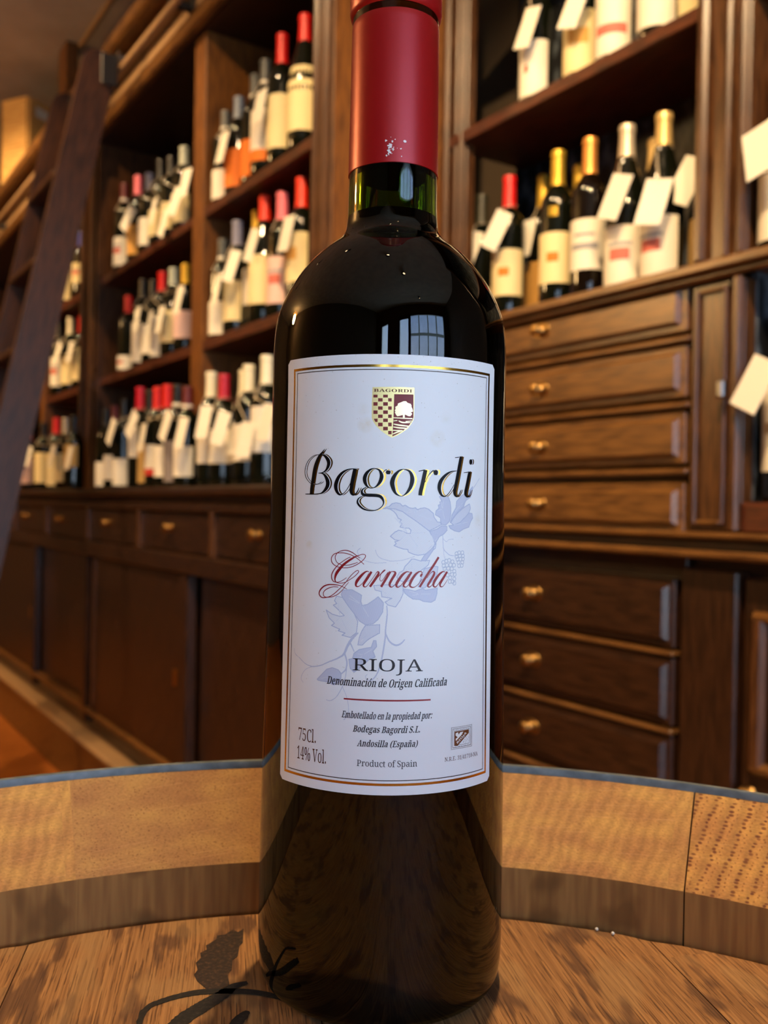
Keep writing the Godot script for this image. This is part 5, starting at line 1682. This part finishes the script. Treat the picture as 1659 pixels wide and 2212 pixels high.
	pen("gar", "G_b", [-6.45,-16.78,0.18,-7.24,-16.11,0.18,-8.29,-15.26,0.2,-9.36,-14.67,0.2,-10.56,-14.14,0.2,-11.78,-13.86,0.2,-13.14,-13.78,0.2,-14.53,-13.89,0.2,-15.51,-14.25,0.2,-16.14,-15.03,0.23,-16.26,-15.93,0.23,-15.87,-16.8,0.23,-14.86,-17.52,0.2,-13.59,-17.91,0.18,-11.95,-17.97,0.2,-10.34,-17.73,0.2,-8.77,-17.11,0.2,-7.24,-16.11,0.2,-6.35,-15.21,0.2,-5.98,-14.44,0.2,-6.25,-14.07,0.18,-6.89,-13.99,0.18,-7.92,-14.31,0.2,-8.96,-14.72,0.38,-9.87,-15.25,0.55,-11.18,-16.11,0.63,-12.51,-17.17,0.71,-13.58,-18.35,0.81,-14.39,-19.4,0.84,-14.85,-20.44,0.63,-14.96,-21.46,0.38,-14.6,-22.08,0.25,-13.75,-22.35,0.2,-12.65,-22.3,0.18,-11.58,-21.94,0.18,-10.39,-21.2,0.18,-9.22,-20.4,0.18,-8.2,-19.42,0.2,-7.85,-18.84,0.2,-8.09,-18.56,0.18,-8.74,-18.8,0.18,-9.77,-19.72,0.18,-10.8,-20.9,0.18,-11.58,-21.94,0.18,-12.63,-23.12,0.2,-13.7,-24.19,0.23,-15.07,-25.4,0.23,-16.47,-26.3,0.23,-17.92,-26.71,0.25,-19.12,-26.72,0.28,-19.91,-26.07,0.33,-20.01,-25.3,0.38,-19.5,-24.38,0.43,-18.32,-23.41,0.38,-16.86,-22.95,0.33,-15.42,-22.9,0.28,-13.74,-22.98,0.23,-12.63,-23.31,0.18,-11.26,-23.95,0.13])
	pen("gar", "G_c", [-10.41,-14.83,0.18,-11.47,-15.37,0.18,-12.67,-16.17,0.18,-13.89,-17.04,0.2,-14.84,-18.03,0.25,-15.66,-19.21,0.28,-16.06,-20.24,0.3,-15.96,-21.25,0.28,-15.45,-21.93,0.23,-14.59,-22.14,0.18,-13.49,-21.96,0.15,-12.4,-21.41,0.15,-11.47,-20.74,0.13])
	pen("gar", "G_d", [-13.93,-23.5,0.18,-15.4,-23.51,0.18,-16.97,-23.98,0.23,-18.13,-24.68,0.23,-18.63,-25.47,0.23,-18.46,-26.23,0.23,-17.78,-26.57,0.2,-16.47,-26.49,0.2,-15.19,-26.17,0.2,-13.68,-25.32,0.18,-12.34,-23.99,0.15,-11.56,-22.95,0.15,-10.77,-22.03,0.13])
	pen("gar", "a_bowl", [-4.93,-18.96,0.13,-5.32,-18.72,0.25,-6.02,-18.97,0.43,-7.02,-19.88,0.7,-8.16,-21.3,0.83,-8.59,-22.2,0.68,-8.58,-22.95,0.45,-7.99,-23.12,0.25,-7.1,-22.52,0.15,-6.1,-21.24,0.13,-4.99,-19.32,0.15])
	pen("gar", "a_stem", [-4.23,-18.8,0.63,-5.09,-20.33,0.63,-6.08,-21.86,0.63,-6.45,-22.63,0.53,-6.18,-23.12,0.35,-5.55,-22.98,0.2,-4.56,-21.69,0.15,-3.45,-20.03,0.13,-2.71,-18.91,0.2,-2.27,-18.81,0.43,-2.2,-19.25,0.6,-2.56,-20.01,0.7,-3.54,-21.54,0.7,-4.59,-23.07,0.63])
	pen("gar", "r_arm", [-3.79,-22.05,0.13,-2.31,-20.26,0.15,-1.32,-19.1,0.3,-0.7,-18.46,0.43,-0.35,-18.21,0.3])
	pen("gar", "r_loop", [-1.56,-19.49,0.15,-1.85,-20.87,0.15,-1.53,-21.37,0.15,-1.03,-21.11,0.15,-0.05,-19.58,0.15,0.44,-18.88,0.18])
	pen("gar", "n_stem", [1.07,-18.68,0.63,-0.03,-20.59,0.7,-1.43,-23.02,0.63])
	pen("gar", "n_hump", [-0.72,-20.72,0.13,0.14,-19.45,0.15,1.01,-18.81,0.18,1.89,-18.65,0.25,2.46,-18.81,0.5,2.41,-19.42,0.68,1.8,-20.43,0.68,1.06,-21.82,0.68,0.95,-22.58,0.55,1.34,-23.01,0.38,1.96,-22.81,0.18,2.95,-21.67,0.15,3.94,-20.4,0.13])
	pen("gar", "a_bowl", [6.6,-18.78,0.13,5.7,-18.69,0.33,4.69,-19.39,0.63,3.7,-20.66,0.75,2.96,-21.92,0.75,2.84,-22.68,0.55,3.23,-23.05,0.35,3.98,-22.66,0.18,4.98,-21.4,0.15,6.35,-19.38,0.15])
	pen("gar", "a_stem", [7.12,-18.69,0.58,6.24,-20.14,0.65,5.24,-21.65,0.65,4.87,-22.41,0.55,5.13,-22.91,0.38,5.77,-22.9,0.18,6.65,-21.9,0.15])
	pen("gar", "c_ball", [9.75,-20.03,0.5,10.01,-19.53,0.61,10.24,-19.13,0.38])
	pen("gar", "c", [10.29,-18.94,0.3,9.86,-18.59,0.25,9.2,-18.68,0.38,8.3,-19.38,0.6,7.4,-20.64,0.73,6.78,-21.89,0.7,6.73,-22.65,0.53,7.31,-23.03,0.35,8.22,-22.9,0.18,9.25,-22.02,0.15,10.22,-20.7,0.13])
	pen("gar", "h_stem", [15.21,-14.53,0.63,13.9,-16.49,0.66,12.28,-18.76,0.68,10.69,-21.15,0.68,9.53,-22.97,0.6])
	pen("gar", "h_hump", [11.76,-20.39,0.13,12.83,-19.01,0.15,13.51,-18.57,0.3,13.93,-18.89,0.56,13.67,-19.78,0.68,12.86,-21.04,0.68,12.06,-22.29,0.66,11.99,-22.8,0.45,12.47,-22.99,0.28,13.15,-22.56,0.15,14.11,-21.43,0.13])
	pen("gar", "a2_bowl", [17.37,-18.81,0.13,16.63,-18.67,0.33,15.49,-19.42,0.63,14.38,-20.8,0.74,13.76,-21.93,0.71,13.71,-22.69,0.51,14.27,-23.02,0.33,14.96,-22.46,0.18,15.94,-21.2,0.15,17.23,-19.45,0.15])
	pen("gar", "a2_stem", [18.03,-18.7,0.59,17.09,-20.08,0.66,16.09,-21.59,0.66,15.74,-22.34,0.58,15.96,-22.92,0.38,16.68,-22.87,0.18,17.55,-21.87,0.15,18.28,-20.8,0.1])


func draw_crest() -> void:
	shape("gold", "shield", [-4.93,33.14,-2.09,33.21,1.06,33.29,4.14,33.29,7.11,33.26,7.12,29.91,7.11,25.18,6.93,24.04,6.27,22.89,5.32,21.63,3.89,20.56,2.46,19.72,0.94,18.98,0.08,19.34,-1.28,20.17,-2.64,21.19,-3.81,22.4,-4.6,23.52,-5.01,24.46,-5.04,28.71])
	shape("red", "field", [1.29,31.24,6.85,31.31,6.96,24.89,6.64,23.94,5.59,22.39,3.88,20.93,2.26,19.95,0.98,19.36,1.01,20.3,1.22,24.73])
	shape("tree", "tree", [4.02,29.33,4.69,29.35,5.19,28.89,6.07,28.64,6.37,28.08,6.28,27.8,6.53,27.43,6.78,26.78,6.69,26.4,6.11,26.33,6.56,25.82,6.03,25.15,5.45,25.17,4.57,25.57,4.42,25.47,4.44,24.72,3.91,24.7,3.85,25.46,3.03,25.2,2.27,25.04,1.88,25.5,1.53,26.15,1.77,26.35,1.52,26.63,1.75,27.1,1.65,27.66,2.31,28.06,2.4,28.62,3.35,29.03])
	pen("furrow", "furrow_0", [1.27,24.59,0.24,4.1,24.52,0.26,6.63,24.5,0.32])
	pen("furrow", "furrow_1", [1.33,23.7,0.21,2.24,23.86,0.21])
	pen("furrow", "furrow_2", [2.77,23.73,0.26,3.84,23.34,0.41,6.06,23.35,0.21])
	pen("furrow", "furrow_3", [4.7,23.6,0.28,6.44,23.84,0.21])
	pen("furrow", "furrow_4", [1.35,22.81,0.24,2.89,22.56,0.41,5.69,22.3,0.32])
	pen("furrow", "furrow_5", [1.27,22,0.24,2.9,21.8,0.41,4.93,21.71,0.32])
	pen("furrow", "furrow_6", [1.1,21.06,0.24,3.88,21.03,0.32])
	pen("furrow", "furrow_7", [3.68,21.02,0.28,2.44,20.61,0.41,1.11,20.02,0.24])
	shape("red", "check", [-4.65,31.02,-3.45,31.03,-3.43,30.23,-4.64,30.22])
	shape("red", "check", [-1.86,31.04,-0.52,31.06,-0.51,30.26,-1.85,30.24])
	shape("red", "check", [-3.28,30.04,-1.99,30.05,-1.97,29.11,-3.26,29.1])
	shape("red", "check", [-0.41,30.07,0.6,30.09,0.61,29.15,-0.39,29.13])
	shape("red", "check", [-4.61,28.9,-3.41,28.91,-3.39,27.92,-4.59,27.91])
	shape("red", "check", [-1.82,28.92,-0.48,28.94,-0.46,27.95,-1.8,27.93])
	shape("red", "check", [-3.24,27.73,-1.94,27.74,-1.93,26.8,-3.22,26.79])
	shape("red", "check", [-0.37,27.77,0.64,27.78,0.66,26.84,-0.35,26.82])
	shape("red", "check", [-4.57,26.59,-3.36,26.6,-3.34,25.61,-4.55,25.6])
	shape("red", "check", [-1.78,26.61,-0.44,26.63,-0.42,25.65,-1.76,25.63])
	shape("red", "check", [-3.2,25.42,-1.9,25.44,-1.88,24.49,-3.18,24.48])
	shape("red", "check", [-0.32,25.46,0.68,25.48,0.7,24.54,-0.31,24.52])
	shape("red", "check", [-4.42,24.23,-3.32,24.29,-3.3,23.35,-3.93,23.34])
	shape("red", "check", [-1.74,24.31,-0.4,24.33,-0.38,23.39,-1.72,23.36])
	shape("red", "check", [-3.15,23.16,-1.86,23.17,-1.84,22.14,-3.13,22.12])
	shape("red", "check", [-0.28,23.2,0.72,23.22,0.74,22.18,-0.26,22.16])
	shape("red", "check", [-1.69,22,-0.36,22.02,-0.34,21.03,-1.68,21.01])
	shape("red", "check", [-0.24,20.89,0.76,20.91,0.78,19.92,-0.22,19.9])


func stock_shelves() -> void:
	shelf_of["RL"] = [0.436, "on the ledge above the drawers", "the pilaster", 0]
	shelf_of["RU"] = [0.902, "on the shelf above gold capsules", "the pilaster", 0]
	shelf_of["RX"] = [0.436, "beyond the moulded post above the niche", "the post", 1]
	shelf_of["RN"] = [0.018, "inside the open niche beside the drawers", "the post", 1]
	shelf_of["AU"] = [0.868, "on the pilaster bay's top shelf", "the ladder", 0]
	shelf_of["AM"] = [0.478, "on the pilaster bay's middle shelf", "the ladder", 0]
	shelf_of["AB"] = [0.045, "on the pilaster bay's counter", "the ladder", 0]
	shelf_of["BU"] = [0.868, "on the middle bay's top shelf", "the ladder", 0]
	shelf_of["BM"] = [0.478, "on the middle bay's middle shelf", "the ladder", 0]
	shelf_of["BB"] = [0.045, "on the middle bay's counter", "the ladder", 0]
	shelf_of["CU"] = [0.868, "on the ladder bay's top shelf", "the crates", 0]
	shelf_of["CM"] = [0.478, "on the ladder bay's middle shelf", "the crates", 0]
	shelf_of["CB"] = [0.045, "on the ladder bay's counter", "the crates", 0]
	bottle("RL", 0, 1.781, 1.450, 0.336, "olive", "cream", 0.05, 0.3, "", 0)
	bottle("RL", 1, 1.631, 1.410, 0.331, "red", "cream", 0.15, 0.47, "orange", 0)
	bottle("RL", 2, 1.619, 1.505, 0.350, "gold", "ochre", 0.1, 0.4, "", 0)
	bottle("RL", 3, 1.472, 1.410, 0.340, "gold", "cream", 0.14, 0.46, "orange", 0)
	bottle("RL", 4, 1.506, 1.510, 0.342, "gold", "white", 0.1, 0.4, "", 0)
	bottle("RL", 5, 1.378, 1.410, 0.337, "copper", "white", 0.17, 0.48, "grey", 0)
	bottle("RL", 6, 1.278, 1.410, 0.331, "silver", "white", 0.02, 0.37, "red", 1)
	bottle("RL", 7, 1.292, 1.510, 0.331, "champagne", "white", 0.05, 0.4, "", 1)
	bottle("RL", 8, 1.188, 1.412, 0.324, "champagne", "white", 0.02, 0.37, "red", 1)
	bottle("RL", 9, 1.118, 1.467, 0.250, "champagne", "tan", 0.06, 0.45, "red", 1)
	bottle("RU", 0, 1.548, 1.410, 0.320, "black", "white", 0.03, 0.41, "dot", 0)
	bottle("RU", 1, 1.410, 1.410, 0.320, "black", "cream", 0.03, 0.43, "ochre", 0)
	bottle("RU", 2, 1.319, 1.410, 0.320, "black", "white", 0.03, 0.45, "stripe", 0)
	bottle("RU", 3, 1.210, 1.410, 0.320, "black", "white", 0.06, 0.45, "", 0)
	bottle("RU", 4, 1.219, 1.500, 0.310, "black", "cream", 0.1, 0.42, "", 0)
	bottle("RX", 0, 0.927, 1.400, 0.308, "red", "white", 0.05, 0.41, "crest", 0)
	bottle("RN", 0, 0.925, 1.420, 0.320, "black", "white", 0.16, 0.6, "brown", 0)
	bottle("AU", 0, 2.505, 1.080, 0.270, "grey", "white", 0.03, 0.34, "", 0)
	bottle("AU", 1, 2.415, 1.080, 0.278, "slate", "orange", 0.06, 0.44, "", 0)
	bottle("AU", 2, 2.333, 1.091, 0.312, "grey", "orange", 0.08, 0.4, "", 0)
	bottle("AU", 3, 2.247, 1.080, 0.316, "grey", "white", 0.12, 0.55, "band", 0)
	bottle("AU", 4, 2.438, 1.203, 0.350, "wine", "cream", 0.12, 0.4, "", 0)
	bottle("AU", 5, 2.150, 1.080, 0.344, "red", "cream", 0.12, 0.52, "", 0)
	bottle("AU", 6, 2.027, 1.080, 0.341, "red", "cream", 0.13, 0.6, "", 1)
	bottle("AM", 0, 2.512, 1.080, 0.290, "grey", "white", 0.03, 0.36, "", 0)
	bottle("AM", 1, 2.411, 1.080, 0.318, "lavender", "cream", 0.1, 0.45, "", 0)
	bottle("AM", 2, 2.327, 1.101, 0.329, "gold", "white", 0.2, 0.5, "", 0)
	bottle("AM", 3, 2.237, 1.080, 0.342, "vermilion", "cream", 0.14, 0.52, "", 1)
	bottle("AM", 4, 2.135, 1.080, 0.322, "pink", "rose", 0.1, 0.47, "red", 0)
	bottle("AM", 5, 2.030, 1.080, 0.330, "vermilion", "cream", 0.2, 0.57, "ochre", 0)
	bottle("AB", 0, 2.389, 1.000, 0.316, "ivory", "white", 0.2, 0.5, "", 0)
	bottle("AB", 1, 2.302, 1.000, 0.300, "magenta", "white", 0.2, 0.5, "", 0)
	bottle("AB", 2, 2.225, 1.024, 0.304, "ivory", "white", 0.2, 0.5, "", 0)
	bottle("AB", 3, 2.147, 1.000, 0.307, "ivory", "white", 0.2, 0.5, "", 0)
	bottle("AB", 4, 2.046, 1.000, 0.318, "ivory", "white", 0.25, 0.6, "", 0)
	bottle("BU", 0, 3.440, 1.080, 0.323, "wine", "white", 0.03, 0.36, "red", 0)
	bottle("BU", 1, 3.281, 1.080, 0.306, "pink", "ochre", 0.05, 0.4, "", 0)
	bottle("BU", 2, 3.162, 1.080, 0.280, "lavender", "white", 0.08, 0.42, "", 0)
	bottle("BU", 3, 3.050, 1.080, 0.292, "black", "cream", 0.1, 0.4, "", 0)
	bottle("BU", 4, 2.949, 1.080, 0.272, "black", "cream", 0.1, 0.42, "", 0)
	bottle("BU", 5, 2.833, 1.080, 0.270, "pale", "cream", 0.08, 0.42, "", 0)
	bottle("BM", 0, 3.371, 1.080, 0.280, "red", "white", 0.02, 0.2, "red", 0)
	bottle("BM", 1, 3.211, 1.080, 0.310, "black", "white", 0.04, 0.5, "", 0)
	bottle("BM", 2, 3.105, 1.080, 0.286, "black", "white", 0.1, 0.45, "", 0)
	bottle("BM", 3, 3.014, 1.080, 0.296, "red", "white", 0.03, 0.48, "", 0)
	bottle("BM", 4, 2.910, 1.080, 0.288, "pale", "cream", 0.14, 0.5, "", 1)
	bottle("BM", 5, 2.800, 1.080, 0.278, "gold", "rose", 0.14, 0.45, "", 0)
	bottle("BB", 0, 3.349, 1.000, 0.290, "black", "white", 0.03, 0.33, "", 0)
	bottle("BB", 1, 3.250, 1.000, 0.292, "wine", "white", 0.1, 0.4, "", 0)
	bottle("BB", 2, 3.146, 1.000, 0.305, "black", "white", 0.03, 0.33, "", 0)
	bottle("BB", 3, 2.982, 1.000, 0.332, "crimson", "white", 0.3, 0.6, "", 0)
	bottle("BB", 4, 2.883, 1.000, 0.312, "black", "tan", 0.05, 0.45, "", 0)
	bottle("BB", 5, 2.800, 0.995, 0.314, "red", "white", 0.12, 0.42, "band", 0)
	bottle("BB", 6, 2.715, 0.995, 0.313, "red", "white", 0.1, 0.4, "", 0)
	bottle("BB", 7, 2.632, 0.995, 0.304, "black", "grey", 0.05, 0.45, "", 0)
	bottle("BB", 8, 2.552, 0.995, 0.291, "wine", "white", 0.1, 0.4, "", 0)
	bottle("CU", 0, 4.210, 1.080, 0.308, "salmon", "cream", 0.06, 0.5, "", 0)
	bottle("CU", 1, 4.017, 1.080, 0.281, "blue", "cream", 0.2, 0.5, "red", 0)
	bottle("CM", 0, 4.746, 1.080, 0.256, "wine", "ochre", 0.05, 0.55, "", 0)
	bottle("CM", 1, 4.363, 1.080, 0.345, "black", "white", 0.12, 0.5, "red", 0)
	bottle("CM", 2, 4.172, 1.080, 0.329, "ivory", "cream", 0.1, 0.5, "", 0)
	bottle("CM", 3, 3.994, 1.080, 0.305, "red", "cream", 0.1, 0.55, "", 0)
	bottle("CB", 0, 4.928, 0.970, 0.271, "blue", "white", 0.03, 0.4, "", 0)
	bottle("CB", 1, 4.718, 0.970, 0.294, "salmon", "white", 0.03, 0.4, "", 0)
	bottle("CB", 2, 4.580, 0.970, 0.308, "red", "white", 0.1, 0.5, "band", 0)
	bottle("CB", 3, 4.440, 0.970, 0.299, "orange", "rose", 0.1, 0.5, "", 0)
	bottle("CB", 4, 4.157, 0.970, 0.291, "black", "cream", 0.1, 0.55, "", 0)
	bottle("CB", 5, 3.941, 0.970, 0.296, "red", "cream", 0.05, 0.5, "", 0)
	bottle("CB", 6, 3.798, 0.970, 0.286, "silver", "cream", 0.1, 0.5, "", 0)
	bottle("CB", 7, 3.670, 0.970, 0.286, "black", "tan", 0.3, 0.6, "", 0)
	tag_card("RL", 0, -0.016, 0.194, 1.405, 20)
	tag_card("RL", 1, -0.021, 0.194, 1.355, 28)
	tag_card("RL", 2, -0.001, 0.194, 1.450, 6)
	tag_card("RL", 6, -0.026, 0.172, 1.350, 20)
	tag_card("RL", 8, -0.029, 0.138, 1.352, 12)
	tag_card("RL", 9, 0.011, 0.180, 1.407, 26)
	tag_card("RU", 0, -0.029, 0.147, 1.355, 18)
	tag_card("RU", 1, -0.032, 0.130, 1.355, 20)
	tag_card("RX", 0, -0.004, 0.154, 1.328, -14)
	tag_card("RN", 0, -0.001, 0.192, 1.330, 26)
	tag_card("AU", 0, -0.104, 0.123, 1.025, 10)
	tag_card("AU", 3, -0.080, 0.154, 1.025, 3)
	tag_card("AM", 0, -0.086, 0.123, 1.025, 6)
	tag_card("AM", 1, -0.087, 0.167, 1.025, 18)
	tag_card("AM", 2, -0.082, 0.209, 1.046, 18)
	tag_card("AM", 4, -0.131, 0.179, 1.025, 8)
	tag_card("AB", 0, -0.083, 0.170, 0.945, 4)
	tag_card("AB", 1, -0.107, 0.147, 0.945, 14)
	tag_card("AB", 2, -0.060, 0.123, 0.969, 2)
	tag_card("AB", 3, -0.104, 0.110, 0.945, 4)
	tag_card("AB", 4, -0.112, 0.145, 0.945, 10)
	tag_card("BU", 0, -0.215, 0.131, 1.025, 36)
	tag_card("BU", 2, -0.198, 0.089, 1.025, 4)
	tag_card("BU", 3, -0.189, 0.026, 1.025, 22)
	tag_card("BU", 4, -0.188, 0.068, 1.025, 25)
	tag_card("BU", 5, -0.152, 0.103, 1.025, 8)
	tag_card("BM", 1, -0.100, 0.148, 1.025, 6)
	tag_card("BM", 2, -0.123, 0.112, 1.025, 0)
	tag_card("BM", 3, -0.133, 0.111, 1.025, 4)
	tag_card("BM", 4, -0.204, 0.142, 1.020, 8)
	tag_card("BB", 1, -0.135, 0.192, 0.945, 22)
	tag_card("BB", 2, -0.245, 0.202, 0.945, 32)
	tag_card("BB", 3, -0.185, 0.155, 0.945, 0)
	tag_card("BB", 5, -0.219, 0.177, 0.940, 22)
	tag_card("BB", 7, -0.176, 0.150, 0.940, 8)
	tag_card("CM", 1, -0.195, 0.174, 1.025, 36)
	tag_card("CM", 2, -0.203, 0.148, 1.025, 10)
	tag_card("CB", 0, -0.515, 0.154, 0.915, 10)
	tag_card("CB", 1, -0.508, 0.147, 0.915, 14)
	tag_card("CB", 4, -0.368, 0.132, 0.915, 4)
	tag_card("CB", 5, -0.403, 0.114, 0.915, 4)
